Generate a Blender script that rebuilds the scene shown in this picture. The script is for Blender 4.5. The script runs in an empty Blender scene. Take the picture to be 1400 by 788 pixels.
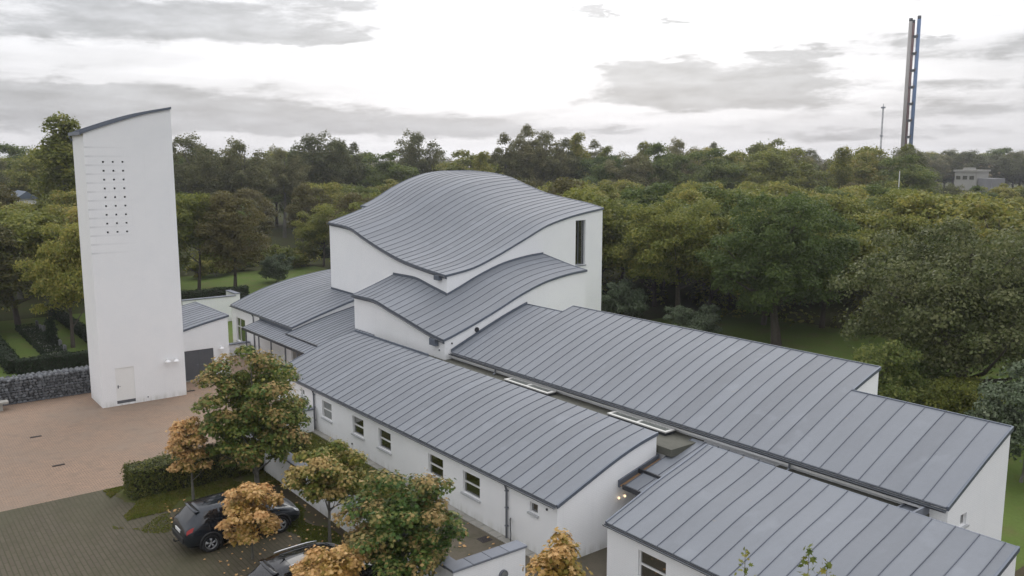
import bpy, bmesh, math, random
import numpy as np
from mathutils import Vector, Matrix

# ------------------------------------------------------------------ camera, sky, sun, exposure
SC = bpy.context.scene
COL = SC.collection
R = math.radians
cd = bpy.data.cameras.new('camera'); cam = bpy.data.objects.new('camera', cd); COL.objects.link(cam)
cd.sensor_width = 36.0; cd.lens = 36.0 * 1168.0 / 1400.0
cd.clip_start = 0.3; cd.clip_end = 6000
cam.location = (20.89, -18.13, 13.78)
cam.rotation_euler = (R(90 - 8.47), 0, R(142.25 - 90))
SC.camera = cam
SC.view_settings.view_transform = 'Standard'; SC.view_settings.look = 'None'
SC.view_settings.gamma = 1.0; SC.view_settings.use_curve_mapping = False
SC.view_settings.exposure = 0.80
SC.render.engine = 'CYCLES'
SC.cycles.use_denoising = True
SC.cycles.max_bounces = 5; SC.cycles.diffuse_bounces = 3; SC.cycles.glossy_bounces = 2
SC.cycles.transmission_bounces = 3; SC.cycles.transparent_max_bounces = 6
SC.cycles.caustics_reflective = False; SC.cycles.caustics_refractive = False

SUN_AZ, SUN_EL = 137.0, 38.0          # degrees, azimuth counted from +X towards +Y
sl = bpy.data.lights.new('sun', 'SUN'); so = bpy.data.objects.new('sun', sl); COL.objects.link(so)
sl.energy = 0.5; sl.angle = R(40); sl.color = (1.0, 0.96, 0.9)
sd = Vector((math.cos(R(SUN_AZ)) * math.cos(R(SUN_EL)), math.sin(R(SUN_AZ)) * math.cos(R(SUN_EL)), math.sin(R(SUN_EL))))
so.rotation_euler = (-sd).to_track_quat('-Z', 'Y').to_euler()


class NT:
    """tiny node-tree helper"""
    def __init__(self, tree):
        self.t = tree
        for n in list(tree.nodes): tree.nodes.remove(n)
    def n(self, typ, **kw):
        nd = self.t.nodes.new(typ)
        for k, v in kw.items():
            if k.startswith('i_'):
                key = k[2:].replace('_', ' ')
                nd.inputs[key].default_value = v
            else:
                setattr(nd, k, v)
        return nd
    def l(self, a, b): self.t.links.new(a, b)
    def m(self, op, a, b=None, c=None, clamp=False):
        nd = self.t.nodes.new('ShaderNodeMath'); nd.operation = op; nd.use_clamp = clamp
        for i, x in enumerate((a, b, c)):
            if x is None: continue
            if isinstance(x, (int, float)): nd.inputs[i].default_value = x
            else: self.l(x, nd.inputs[i])
        return nd.outputs[0]
    def mix(self, f, a, b, typ='MIX'):
        nd = self.t.nodes.new('ShaderNodeMix'); nd.data_type = 'RGBA'; nd.blend_type = typ
        for sock, x in ((nd.inputs[0], f), (nd.inputs[6], a), (nd.inputs[7], b)):
            if isinstance(x, (int, float)): sock.default_value = x
            elif isinstance(x, (tuple, list)): sock.default_value = (*x[:3], 1)
            else: self.l(x, sock)
        return nd.outputs[2]
    def ss(self, x, lo, hi):
        nd = self.t.nodes.new('ShaderNodeMapRange'); nd.interpolation_type = 'SMOOTHSTEP'
        self.l(x, nd.inputs[0]); nd.inputs[1].default_value = lo; nd.inputs[2].default_value = hi
        return nd.outputs[0]


world = bpy.data.worlds.new('World'); SC.world = world; world.use_nodes = True
W = NT(world.node_tree)
sky = W.n('ShaderNodeTexSky', sky_type='NISHITA', sun_disc=False)
sky.sun_elevation = R(SUN_EL); sky.sun_rotation = R(90 - SUN_AZ)
sky.air_density = 1.2; sky.dust_density = 3.0
tc = W.n('ShaderNodeTexCoord')
sep = W.n('ShaderNodeSeparateXYZ'); W.l(tc.outputs['Generated'], sep.inputs[0])
dx, dy, dz = sep.outputs
az = W.m('MULTIPLY', W.m('ARCTAN2', dy, dx), 180 / math.pi)
el = W.m('MULTIPLY', W.m('ARCSINE', dz), 180 / math.pi)
# planar cloud-layer coordinates (streaks flatten towards the horizon by themselves)
den = W.m('ADD', W.m('MAXIMUM', dz, 0.0), 0.10)
cmb = W.n('ShaderNodeCombineXYZ'); W.l(W.m('DIVIDE', dx, den), cmb.inputs[0]); W.l(W.m('DIVIDE', dy, den), cmb.inputs[1])
n1 = W.n('ShaderNodeTexNoise', i_Scale=0.55, i_Detail=7.0, i_Roughness=0.58); W.l(cmb.outputs[0], n1.inputs['Vector'])
n2 = W.n('ShaderNodeTexNoise', i_Scale=2.2, i_Detail=5.0, i_Roughness=0.55); W.l(cmb.outputs[0], n2.inputs['Vector'])
# warp for the named cloud banks
azs = W.n('ShaderNodeCombineXYZ'); W.l(W.m('MULTIPLY', az, 0.24), azs.inputs[0]); W.l(W.m('MULTIPLY', el, 1.0), azs.inputs[1])
n3 = W.n('ShaderNodeTexNoise', i_Scale=1.0, i_Detail=8.0, i_Roughness=0.66); W.l(azs.outputs[0], n3.inputs['Vector'])
s3 = W.n('ShaderNodeSeparateColor'); W.l(n3.outputs['Color'], s3.inputs[0])
waz = W.m('ADD', az, W.m('MULTIPLY', W.m('SUBTRACT', s3.outputs[0], 0.5), 11.0))
wel = W.m('ADD', el, W.m('MULTIPLY', W.m('SUBTRACT', s3.outputs[1], 0.5), 2.2))
# grey cloud banks: azimuth, elevation, half width, half height (degrees), density
BANKS = [(163.5, 8.6, 9.5, 0.95, .85), (156.0, 7.75, 5.5, 0.45, .8), (170.0, 7.3, 6.0, 0.6, .6), (154.0, 9.9, 5.5, .5, .6),
         (168.0, 3.9, 7.5, 0.75, .8), (158.0, 2.6, 9.0, 0.8, .62), (147.5, 2.0, 6.0, 0.45, .5), (170.0, 2.1, 6.0, .6, .5),
         (133.0, 5.5, 3.6, 1.0, 1.0), (126.0, 5.0, 3.8, 1.0, 1.0), (129.5, 4.1, 6.0, .6, .8), (124.0, 6.5, 2.4, 0.4, .8), (130.0, 3.75, 6.0, 0.5, .6),
         (136.5, 9.4, .9, .35, .6), (132.0, 8.9, .7, .28, .5), (117.8, 6.9, 1.7, .6, .75),
         (166.0, 3.2, 11.0, 1.0, .45), (148.0, 2.4, 9.0, .8, .5), (112.5, 6.1, 5.0, .5, .4), (114.5, 4.4, 7.0, .45, .45), (113.0, 3.0, 9.0, .6, .55), (108.0, 6.0, 4.0, .9, .5), (136.0, 2.0, 6.0, .3, .4), (120.0, 1.6, 8.0, .35, .5)]
acc = None
for a0, e0, wa, we, d in BANKS:
    qa = W.m('DIVIDE', W.m('SUBTRACT', waz, a0), wa); qe = W.m('DIVIDE', W.m('SUBTRACT', wel, e0), we)
    g = W.m('MULTIPLY', W.m('EXPONENT', W.m('MULTIPLY', W.m('ADD', W.m('MULTIPLY', qa, qa), W.m('MULTIPLY', qe, qe)), -1.0)), d * 1.25)
    acc = g if acc is None else W.m('ADD', acc, g)
bank = W.ss(W.m('ADD', acc, W.m('MULTIPLY', W.m('SUBTRACT', s3.outputs[2], 0.5), 1.5)), 0.10, 0.72)
# the same kind of grey bank continues over the rest of the sky
gen = W.m('MULTIPLY', W.ss(n1.outputs['Fac'], 0.47, 0.68), W.ss(el, 9.0, 16.0))
grey = W.m('MAXIMUM', W.m('MULTIPLY', bank, 0.92), W.m('MULTIPLY', gen, 0.6))
# glow around the hidden sun
ga = W.m('DIVIDE', W.m('SUBTRACT', az, 139.5), 24.0); ge = W.m('DIVIDE', W.m('SUBTRACT', el, 17.0), 17.0)
glow = W.m('EXPONENT', W.m('MULTIPLY', W.m('ADD', W.m('MULTIPLY', ga, ga), W.m('MULTIPLY', ge, ge)), -1.0))
band = W.n('ShaderNodeTexNoise', i_Scale=1.0, i_Detail=6.0, i_Roughness=0.6)
bco = W.n('ShaderNodeCombineXYZ'); W.l(W.m('MULTIPLY', az, 0.045), bco.inputs[0]); W.l(W.m('MULTIPLY', el, 0.55), bco.inputs[1]); bco.inputs[2].default_value = 3.7
W.l(bco.outputs[0], band.inputs['Vector'])
thin = W.m('ADD', W.m('ADD', W.m('ADD', 4.2, W.m('MULTIPLY', W.m('MAXIMUM', dz, 0.0), 6.0)), W.m('MULTIPLY', glow, 3.9)), W.m('ADD', W.m('MULTIPLY', W.m('SUBTRACT', n2.outputs['Fac'], 0.5), 2.0), W.m('MULTIPLY', W.m('SUBTRACT', band.outputs['Fac'], 0.5), 4.0)))
tone = W.n('ShaderNodeCombineColor')
W.l(thin, tone.inputs[0]); W.l(W.m('MULTIPLY', thin, 1.0), tone.inputs[1]); W.l(W.m('MULTIPLY', thin, 1.035), tone.inputs[2])
greyc = W.n('ShaderNodeCombineColor')
gl = W.m('ADD', W.m('ADD', 2.25, W.m('MULTIPLY', W.m('MAXIMUM', dz, 0.0), 4.0)), W.m('ADD', W.m('MULTIPLY', glow, 1.1), W.m('MULTIPLY', W.m('SUBTRACT', s3.outputs[2], .5), -5.0)))
W.l(W.m('MULTIPLY', gl, 0.98), greyc.inputs[0]); W.l(gl, greyc.inputs[1]); W.l(W.m('MULTIPLY', gl, 1.05), greyc.inputs[2])
cloud = W.mix(grey, tone.outputs[0], greyc.outputs[0])
skyc = W.mix(0.93, sky.outputs[0], cloud)
bg = W.n('ShaderNodeBackground'); bg.inputs['Strength'].default_value = 0.10
W.l(skyc, bg.inputs['Color'])
wo = W.n('ShaderNodeOutputWorld'); W.l(bg.outputs[0], wo.inputs['Surface'])

# ------------------------------------------------------------------ materials
MATS = {}
def mat(name, base=(0.5, 0.5, 0.5), rough=0.6, metal=0.0, spec=0.5, noise=None, bump=None, tint=0.0):
    """noise = (scale, amount), bump = (scale, distance); tint = per-object value variation"""
    if name in MATS: return MATS[name]
    m = bpy.data.materials.new(name); m.use_nodes = True; N = NT(m.node_tree)
    b = N.n('ShaderNodeBsdfPrincipled'); o = N.n('ShaderNodeOutputMaterial'); N.l(b.outputs[0], o.inputs[0])
    b.inputs['Roughness'].default_value = rough; b.inputs['Metallic'].default_value = metal
    b.inputs['Specular IOR Level'].default_value = spec
    b.inputs['Base Color'].default_value = (*base, 1)
    tco = N.n('ShaderNodeTexCoord'); col = None
    if noise:
        nz = N.n('ShaderNodeTexNoise', i_Scale=noise[0], i_Detail=6.0, i_Roughness=0.65); N.l(tco.outputs['Object'], nz.inputs['Vector'])
        f = N.m('ADD', 1.0, N.m('MULTIPLY', N.m('SUBTRACT', nz.outputs['Fac'], 0.5), noise[1] * 2))
        if tint:
            oi = N.n('ShaderNodeObjectInfo')
            f = N.m('MULTIPLY', f, N.m('ADD', 1 - tint, N.m('MULTIPLY', oi.outputs['Random'], 2 * tint)))
        vm = N.n('ShaderNodeVectorMath', operation='SCALE'); vm.inputs[0].default_value = base; N.l(f, vm.inputs['Scale'])
        N.l(vm.outputs[0], b.inputs['Base Color'])
    if bump:
        nb = N.n('ShaderNodeTexNoise', i_Scale=bump[0], i_Detail=4.0); N.l(tco.outputs['Object'], nb.inputs['Vector'])
        bp = N.n('ShaderNodeBump'); bp.inputs['Distance'].default_value = bump[1]; N.l(nb.outputs['Fac'], bp.inputs['Height'])
        N.l(bp.outputs[0], b.inputs['Normal'])
    MATS[name] = m
    return m


def wall_mat(name, streaks=False):
    """whitewashed brickwork: fine brick relief, faint grime"""
    m = bpy.data.materials.new(name); m.use_nodes = True; N = NT(m.node_tree)
    b = N.n('ShaderNodeBsdfPrincipled'); o = N.n('ShaderNodeOutputMaterial'); N.l(b.outputs[0], o.inputs[0])
    b.inputs['Roughness'].default_value = 0.75; b.inputs['Specular IOR Level'].default_value = 0.25
    g = N.n('ShaderNodeNewGeometry'); s = N.n('ShaderNodeSeparateXYZ'); N.l(g.outputs['Position'], s.inputs[0])
    c = N.n('ShaderNodeCombineXYZ'); N.l(N.m('ADD', s.outputs[0], s.outputs[1]), c.inputs[0]); N.l(s.outputs[2], c.inputs[1])
    br = N.n('ShaderNodeTexBrick', i_Scale=1.0, i_Mortar_Size=0.007, i_Mortar_Smooth=0.3, i_Brick_Width=0.24, i_Row_Height=0.067)
    br.inputs['Color1'].default_value = (1, 1, 1, 1); br.inputs['Color2'].default_value = (.93, .93, .93, 1); br.inputs['Mortar'].default_value = (.45, .45, .45, 1)
    N.l(c.outputs[0], br.inputs['Vector'])
    n1 = N.n('ShaderNodeTexNoise', i_Scale=0.7, i_Detail=7.0, i_Roughness=0.7); N.l(g.outputs['Position'], n1.inputs['Vector'])
    st = N.n('ShaderNodeMapping'); st.inputs['Scale'].default_value = (3.0, 3.0, 0.22); N.l(g.outputs['Position'], st.inputs[0])
    n2 = N.n('ShaderNodeTexNoise', i_Scale=1.0, i_Detail=6.0, i_Roughness=0.7); N.l(st.outputs[0], n2.inputs['Vector'])
    col = N.mix(N.ss(n1.outputs['Fac'], 0.35, 0.75), (.85, .855, .86), (.815, .825, .835))
    col = N.mix(N.m('MULTIPLY', N.ss(n2.outputs['Fac'], 0.55, 0.85), 0.28), col, (.62, .63, .62))
    # splash dirt on the lowest courses
    low = N.m('MULTIPLY', N.m('SUBTRACT', 1.0, N.ss(s.outputs[2], 0.0, 0.45)), N.ss(n2.outputs['Fac'], 0.35, 0.65))
    col = N.mix(N.m('MULTIPLY', low, 0.55), col, (.42, .42, .36))
    col = N.mix(0.13, col, br.outputs['Color'], 'MULTIPLY')
    if streaks:
        # horizontal courses drawn as darker bands every 0.48 m that fade away from the corner
        fr = N.m('FRACT', N.m('DIVIDE', N.m('SUBTRACT', s.outputs[2], 8.50), 0.48))
        pul = N.m('SUBTRACT', 1.0, N.ss(N.m('ABSOLUTE', N.m('SUBTRACT', fr, 0.5)), 0.03, 0.16))
        rng = N.m('MULTIPLY', N.ss(s.outputs[2], 8.4, 8.6), N.m('SUBTRACT', 1.0, N.ss(s.outputs[2], 14.55, 14.7)))
        edge = N.m('ADD', N.m('MULTIPLY', N.m('SUBTRACT', 1.0, N.ss(s.outputs[1], -7.8, -7.2)), 0.7), N.m('MULTIPLY', N.m('SUBTRACT', 1.0, N.ss(s.outputs[1], -6.9, -5.2)), 0.45))
        onx = N.ss(s.outputs[0], -30.06, -30.03)
        f = N.m('MULTIPLY', N.m('MULTIPLY', pul, rng), N.m('MULTIPLY', edge, N.m('MULTIPLY', N.m('ADD', n1.outputs['Fac'], 0.1), onx)))
        col = N.mix(N.m('MULTIPLY', f, 0.55, clamp=True), col, (.42, .43, .44))
    N.l(col, b.inputs['Base Color'])
    bp = N.n('ShaderNodeBump', i_Strength=0.5); bp.inputs['Distance'].default_value = 0.006; N.l(br.outputs['Color'], bp.inputs['Height'])
    N.l(bp.outputs[0], b.inputs['Normal'])
    return m


def zinc_mat(name, base, rough=0.42, metal=0.35):
    m = bpy.data.materials.new(name); m.use_nodes = True; N = NT(m.node_tree)
    b = N.n('ShaderNodeBsdfPrincipled'); o = N.n('ShaderNodeOutputMaterial'); N.l(b.outputs[0], o.inputs[0])
    b.inputs['Metallic'].default_value = metal; b.inputs['Specular IOR Level'].default_value = .22
    g = N.n('ShaderNodeNewGeometry'); oi = N.n('ShaderNodeObjectInfo')
    mp = N.n('ShaderNodeMapping'); mp.inputs['Scale'].default_value = (1.6, 0.5, 0.5); N.l(g.outputs['Position'], mp.inputs[0])
    n1 = N.n('ShaderNodeTexNoise', i_Scale=1.0, i_Detail=8.0, i_Roughness=0.7); N.l(mp.outputs[0], n1.inputs['Vector'])
    n2 = N.n('ShaderNodeTexNoise', i_Scale=5.0, i_Detail=6.0, i_Roughness=0.75); N.l(g.outputs['Position'], n2.inputs['Vector'])
    f = N.m('ADD', N.m('MULTIPLY', N.m('SUBTRACT', n1.outputs['Fac'], .5), .26), N.m('MULTIPLY', N.m('SUBTRACT', n2.outputs['Fac'], .5), .22))
    f = N.m('ADD', N.m('ADD', f, 1.0), N.m('MULTIPLY', N.m('SUBTRACT', oi.outputs['Random'], 0.5), 0.17))
    vm = N.n('ShaderNodeVectorMath', operation='SCALE'); vm.inputs[0].default_value = base; N.l(f, vm.inputs['Scale'])
    # pale run marks and a few rusty specks
    n3 = N.n('ShaderNodeTexNoise', i_Scale=0.9, i_Detail=3.0); N.l(g.outputs['Position'], n3.inputs['Vector'])
    col = N.mix(N.m('MULTIPLY', N.ss(n3.outputs['Fac'], .58, .74), .28), vm.outputs[0], tuple(min(1, x * 1.45) for x in base))
    n4 = N.n('ShaderNodeTexNoise', i_Scale=2.6, i_Detail=2.0); N.l(g.outputs['Position'], n4.inputs['Vector'])
    col = N.mix(N.m('MULTIPLY', N.ss(n4.outputs['Fac'], .74, .8), .25), col, (.30, .25, .19))
    N.l(col, b.inputs['Base Color'])
    N.l(N.m('ADD', rough, N.m('MULTIPLY', N.m('SUBTRACT', n2.outputs['Fac'], .5), .25)), b.inputs['Roughness'])
    bp = N.n('ShaderNodeBump', i_Strength=0.5); bp.inputs['Distance'].default_value = 0.02; N.l(n1.outputs['Fac'], bp.inputs['Height'])
    N.l(bp.outputs[0], b.inputs['Normal'])
    return m


WALL = wall_mat('white_brick'); WALL_T = wall_mat('white_brick_tower', True)
ZINC = zinc_mat('zinc_sheet', (.186, .200, .222), .60, 0.0)
SEAM = zinc_mat('zinc_seam', (.112, .124, .150), .6, 0.0)  # oxidised folds, darkened further by seam shading put into the colour
TRIM = zinc_mat('zinc_trim', (.135, .155, .19), .45)
COPE = zinc_mat('zinc_coping', (.17, .185, .215), .6, 0.0)
DARK = mat('dark_metal', (.035, .038, .045), .5, .3)
GUT = mat('gutter_metal', (.06, .068, .08), .4, .4, noise=(3, .25))
PIPE = mat('pipe_metal', (.17, .185, .21), .4, .5, noise=(3, .2))
FELT = mat('roof_felt', (.085, .085, .068), .85, noise=(1.2, .55), bump=(9, .01))
WHITEP = mat('white_paint', (.78, .78, .77), .45, noise=(2, .04))
GREYDOOR = mat('grey_door_paint', (.10, .105, .115), .5, noise=(3, .15))
LAMPW = mat('white_lamp_enamel', (.8, .8, .8), .3)
CONC = mat('concrete', (.30, .29, .26), .9, noise=(3, .35), bump=(20, .01))
WOODB = mat('brown_timber', (.20, .12, .06), .7, noise=(4, .4))


def glass_mat(name, base, rough=0.04):
    m = mat(name, base, rough, 0.0, 0.6, noise=(0.9, .7))
    return m
def clear_glass(name, tint):
    m = bpy.data.materials.new(name); m.use_nodes = True; N = NT(m.node_tree)
    t = N.n('ShaderNodeBsdfTransparent'); t.inputs[0].default_value = (*tint, 1); g = N.n('ShaderNodeBsdfGlossy'); g.inputs['Roughness'].default_value = .02
    f = N.n('ShaderNodeFresnel'); f.inputs[0].default_value = 1.5
    mx = N.n('ShaderNodeMixShader'); N.l(N.m('ADD', N.m('MULTIPLY', f.outputs[0], 1.6), .24, clamp=True), mx.inputs[0]); N.l(t.outputs[0], mx.inputs[1]); N.l(g.outputs[0], mx.inputs[2])
    o = N.n('ShaderNodeOutputMaterial'); N.l(mx.outputs[0], o.inputs[0]); return m
GLASS = clear_glass('window_glass', (.62, .68, .64))
CURTAIN = mat('curtain_cloth', (.65, .65, .62), .9, noise=(6, .15)); INNER = mat('interior_wall', (.42, .47, .42), .9)
GLASSP = glass_mat('window_glass_blind', (.22, .23, .22), .12)
GLASSG = glass_mat('skylight_glass', (.13, .14, .13), .15)


# ------------------------------------------------------------------ object helpers
WPOS = {}      # world position of things / parts (translation only)
def wp(o): return WPOS.get(o.name, Vector((0, 0, 0))) if o is not None else Vector((0, 0, 0))
def thing(name, label, cat, loc=(0, 0, 0), group=None):
    o = bpy.data.objects.new(name, None); COL.objects.link(o); o.location = loc; o.empty_display_size = .3
    o['label'] = label; o['category'] = cat
    if group: o['group'] = group
    WPOS[o.name] = Vector(loc)
    return o
def link(name, me, parent=None, at=None):
    """link a mesh whose coordinates are relative to `at` (world)"""
    o = bpy.data.objects.new(name, me); COL.objects.link(o)
    at = Vector(at) if at is not None else wp(parent)
    if parent is not None: o.parent = parent
    o.location = at - wp(parent); WPOS[o.name] = at
    return o
def tag(o, label=None, cat=None, group=None, kind=None):
    if label: o['label'] = label
    if cat: o['category'] = cat
    if group: o['group'] = group
    if kind: o['kind'] = kind
    return o


class MB:
    def __init__(s): s.v = []; s.f = []; s.mi = []; s.pieces = []
    def add(s, vs, fs, mi=0):
        b = len(s.v); s.v += [tuple(v) for v in vs]
        for f in fs: s.f.append([b + i for i in f]); s.mi.append(mi)
        s.pieces.append((b, len(s.v), len(s.f) - len(fs), len(s.f)))
        return s
    def box(s, a, b, mi=0):
        x0, x1 = sorted((a[0], b[0])); y0, y1 = sorted((a[1], b[1])); z0, z1 = sorted((a[2], b[2]))
        return s.add([(x0, y0, z0), (x1, y0, z0), (x1, y1, z0), (x0, y1, z0), (x0, y0, z1), (x1, y0, z1), (x1, y1, z1), (x0, y1, z1)],
                     [(3, 2, 1, 0), (4, 5, 6, 7), (0, 1, 5, 4), (1, 2, 6, 5), (2, 3, 7, 6), (3, 0, 4, 7)], mi)
    def bbox(s, a, b, bev=0.02, mi=0):
        """box with bevelled vertical and top edges"""
        x0, x1 = sorted((a[0], b[0])); y0, y1 = sorted((a[1], b[1])); z0, z1 = sorted((a[2], b[2])); e = bev
        ring = lambda d, z: [(x0 + d + e, y0 + d, z), (x1 - d - e, y0 + d, z), (x1 - d, y0 + d + e, z), (x1 - d, y1 - d - e, z), (x1 - d - e, y1 - d, z), (x0 + d + e, y1 - d, z), (x0 + d, y1 - d - e, z), (x0 + d, y0 + d + e, z)]
        vs = ring(0, z0) + ring(0, z1 - e) + ring(e, z1)
        fs = [tuple(range(7, -1, -1)), tuple(range(16, 24))]
        for k in (0, 8):
            for i in range(8): j = (i + 1) % 8; fs.append((k + i, k + j, k + 8 + j, k + 8 + i))
        return s.add(vs, fs, mi)
    def tube(s, pts, rad, n=8, caps=True, mi=0):
        pts = [Vector(p) for p in pts]; rad = rad if isinstance(rad, (list, tuple)) else [rad] * len(pts)
        vs = []; up = None
        for i, p in enumerate(pts):
            d = (pts[min(i + 1, len(pts) - 1)] - pts[max(i - 1, 0)]).normalized()
            if up is None:
                up = Vector((0, 0, 1)) if abs(d.z) < .9 else Vector((1, 0, 0))
            u = (up - d * up.dot(d)).normalized(); w = d.cross(u); up = u
            for k in range(n):
                a = 2 * math.pi * k / n
                vs.append(p + (u * math.cos(a) + w * math.sin(a)) * rad[i])
        fs = []
        for i in range(len(pts) - 1):
            for k in range(n):
                j = (k + 1) % n; fs.append((i * n + k, i * n + j, (i + 1) * n + j, (i + 1) * n + k))
        if caps: fs += [tuple(range(n - 1, -1, -1)), tuple(range((len(pts) - 1) * n, len(pts) * n))]
        return s.add(vs, fs, mi)
    def sweep(s, pts, prof, out, mi=0):
        """sweep a closed profile [(outward, up)] along pts; out = outward unit vector"""
        out = Vector(out); vs = []; k = len(prof)
        for p in pts:
            for a, b in prof: vs.append(Vector(p) + out * a + Vector((0, 0, b)))
        fs = []
        for i in range(len(pts) - 1):
            for j in range(k): q = (j + 1) % k; fs.append((i * k + j, i * k + q, (i + 1) * k + q, (i + 1) * k + j))
        fs += [tuple(range(k - 1, -1, -1)), tuple(range((len(pts) - 1) * k, len(pts) * k))]
        return s.add(vs, fs, mi)
    def lathe(s, c, prof, n=16, mi=0):
        vs = []; fs = []
        for r, z in prof:
            for k in range(n): a = 2 * math.pi * k / n; vs.append((c[0] + r * math.cos(a), c[1] + r * math.sin(a), c[2] + z))
        for i in range(len(prof) - 1):
            for k in range(n): j = (k + 1) % n; fs.append((i * n + k, i * n + j, (i + 1) * n + j, (i + 1) * n + k))
        fs += [tuple(range(n - 1, -1, -1)), tuple(range((len(prof) - 1) * n, len(prof) * n))]
        return s.add(vs, fs, mi)
    def mesh(s, name, mats, at=(0, 0, 0), smooth=False):
        me = bpy.data.meshes.new(name)
        me.from_pydata([(v[0] - at[0], v[1] - at[1], v[2] - at[2]) for v in s.v], [], s.f)
        for m in (mats if isinstance(mats, (list, tuple)) else [mats]): me.materials.append(m)
        me.polygons.foreach_set('material_index', s.mi)
        if smooth: me.polygons.foreach_set('use_smooth', [True] * len(me.polygons))
        me.validate(); me.update()
        return me
    def build_each(s, name, mats, parent=None):
        for a, b, c, d in s.pieces:
            q = MB(); q.add(s.v[a:b], [[i - a for i in f] for f in s.f[c:d]]); q.build(name, mats, parent)
    def build(s, name, mats, parent=None, smooth=False, at=None):
        at = Vector(at) if at is not None else wp(parent)
        return link(name, s.mesh(name, mats, at, smooth), parent, at)


def np_mesh(name, verts, k, mats, attr=None, attr_name='turn'):
    """mesh of separate k-gons, verts (N*k,3)"""
    nv = len(verts); nf = nv // k
    me = bpy.data.meshes.new(name)
    me.vertices.add(nv); me.vertices.foreach_set('co', verts.astype(np.float32).ravel())
    me.loops.add(nv); me.loops.foreach_set('vertex_index', np.arange(nv, dtype=np.int32))
    me.polygons.add(nf); me.polygons.foreach_set('loop_start', np.arange(0, nv, k, dtype=np.int32))
    try: me.polygons.foreach_set('loop_total', np.full(nf, k, dtype=np.int32))
    except Exception: pass
    for m in (mats if isinstance(mats, (list, tuple)) else [mats]): me.materials.append(m)
    if attr is not None:
        at = me.attributes.new(attr_name, 'FLOAT', 'POINT'); at.data.foreach_set('value', np.repeat(attr, k).astype(np.float32))
    me.update(calc_edges=True)
    return me


def spline(tab):
    """monotone cubic through a table [(x, y)]"""
    xs = [float(a) for a, _ in tab]; ys = [float(b) for _, b in tab]; n = len(xs)
    h = [xs[i + 1] - xs[i] for i in range(n - 1)]; d = [(ys[i + 1] - ys[i]) / h[i] for i in range(n - 1)]
    m = [d[0]] + [0 if d[i - 1] * d[i] <= 0 else 2 * d[i - 1] * d[i] / (d[i - 1] + d[i]) for i in range(1, n - 1)] + [d[-1]]
    def f(x):
        if x <= xs[0]: return ys[0] + m[0] * (x - xs[0])
        if x >= xs[-1]: return ys[-1] + m[-1] * (x - xs[-1])
        i = 0
        while x > xs[i + 1]: i += 1
        t = (x - xs[i]) / h[i]
        return (2 * t**3 - 3 * t**2 + 1) * ys[i] + (t**3 - 2 * t**2 + t) * h[i] * m[i] + (-2 * t**3 + 3 * t**2) * ys[i + 1] + (t**3 - t**2) * h[i] * m[i + 1]
    return f
def lin(a, b, n): return [a + (b - a) * i / n for i in range(n + 1)]


# face = function (s, z, d) -> world point; d = distance outward
def face(kind, p):
    return {'y-': lambda s, z, d=0: (s, p - d, z), 'y+': lambda s, z, d=0: (s, p + d, z),
            'x+': lambda s, z, d=0: (p + d, s, z), 'x-': lambda s, z, d=0: (p - d, s, z)}[kind]
def wall_grid(mb, P, s0, s1, zb, zt, openings=(), n=1, reveal=0.12, mi=0):
    """one wall face with real openings (s0,s1,z0,z1) and their reveals; zb / zt numbers or functions"""
    fb = zb if callable(zb) else (lambda s: zb); ft = zt if callable(zt) else (lambda s: zt)
    ss = set(lin(s0, s1, n))
    for a, b, _, _ in openings: ss |= {a, b}
    ss = sorted(ss)
    for a, b in zip(ss[:-1], ss[1:]):
        if b - a < 1e-6: continue
        mid = (a + b) / 2
        cuts = sorted((z0, z1) for o0, o1, z0, z1 in openings if o0 - 1e-6 <= mid <= o1 + 1e-6)
        lo = [fb(a), fb(b)]
        for z0, z1 in cuts:
            mb.add([P(a, lo[0]), P(b, lo[1]), P(b, z0), P(a, z0)], [(0, 1, 2, 3)], mi); lo = [z1, z1]
        mb.add([P(a, lo[0]), P(b, lo[1]), P(b, ft(b)), P(a, ft(a))], [(0, 1, 2, 3)], mi)
    for a, b, z0, z1 in openings:
        r = -reveal
        mb.add([P(a, z0), P(b, z0), P(b, z1), P(a, z1), P(a, z0, r), P(b, z0, r), P(b, z1, r), P(a, z1, r)],
               [(0, 1, 5, 4), (1, 2, 6, 5), (2, 3, 7, 6), (3, 0, 4, 7)], mi)
    return mb
def pbox(mb, P, s0, s1, z0, z1, d0, d1, mi=0): return mb.box(P(s0, z0, d0), P(s1, z1, d1), mi)


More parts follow.
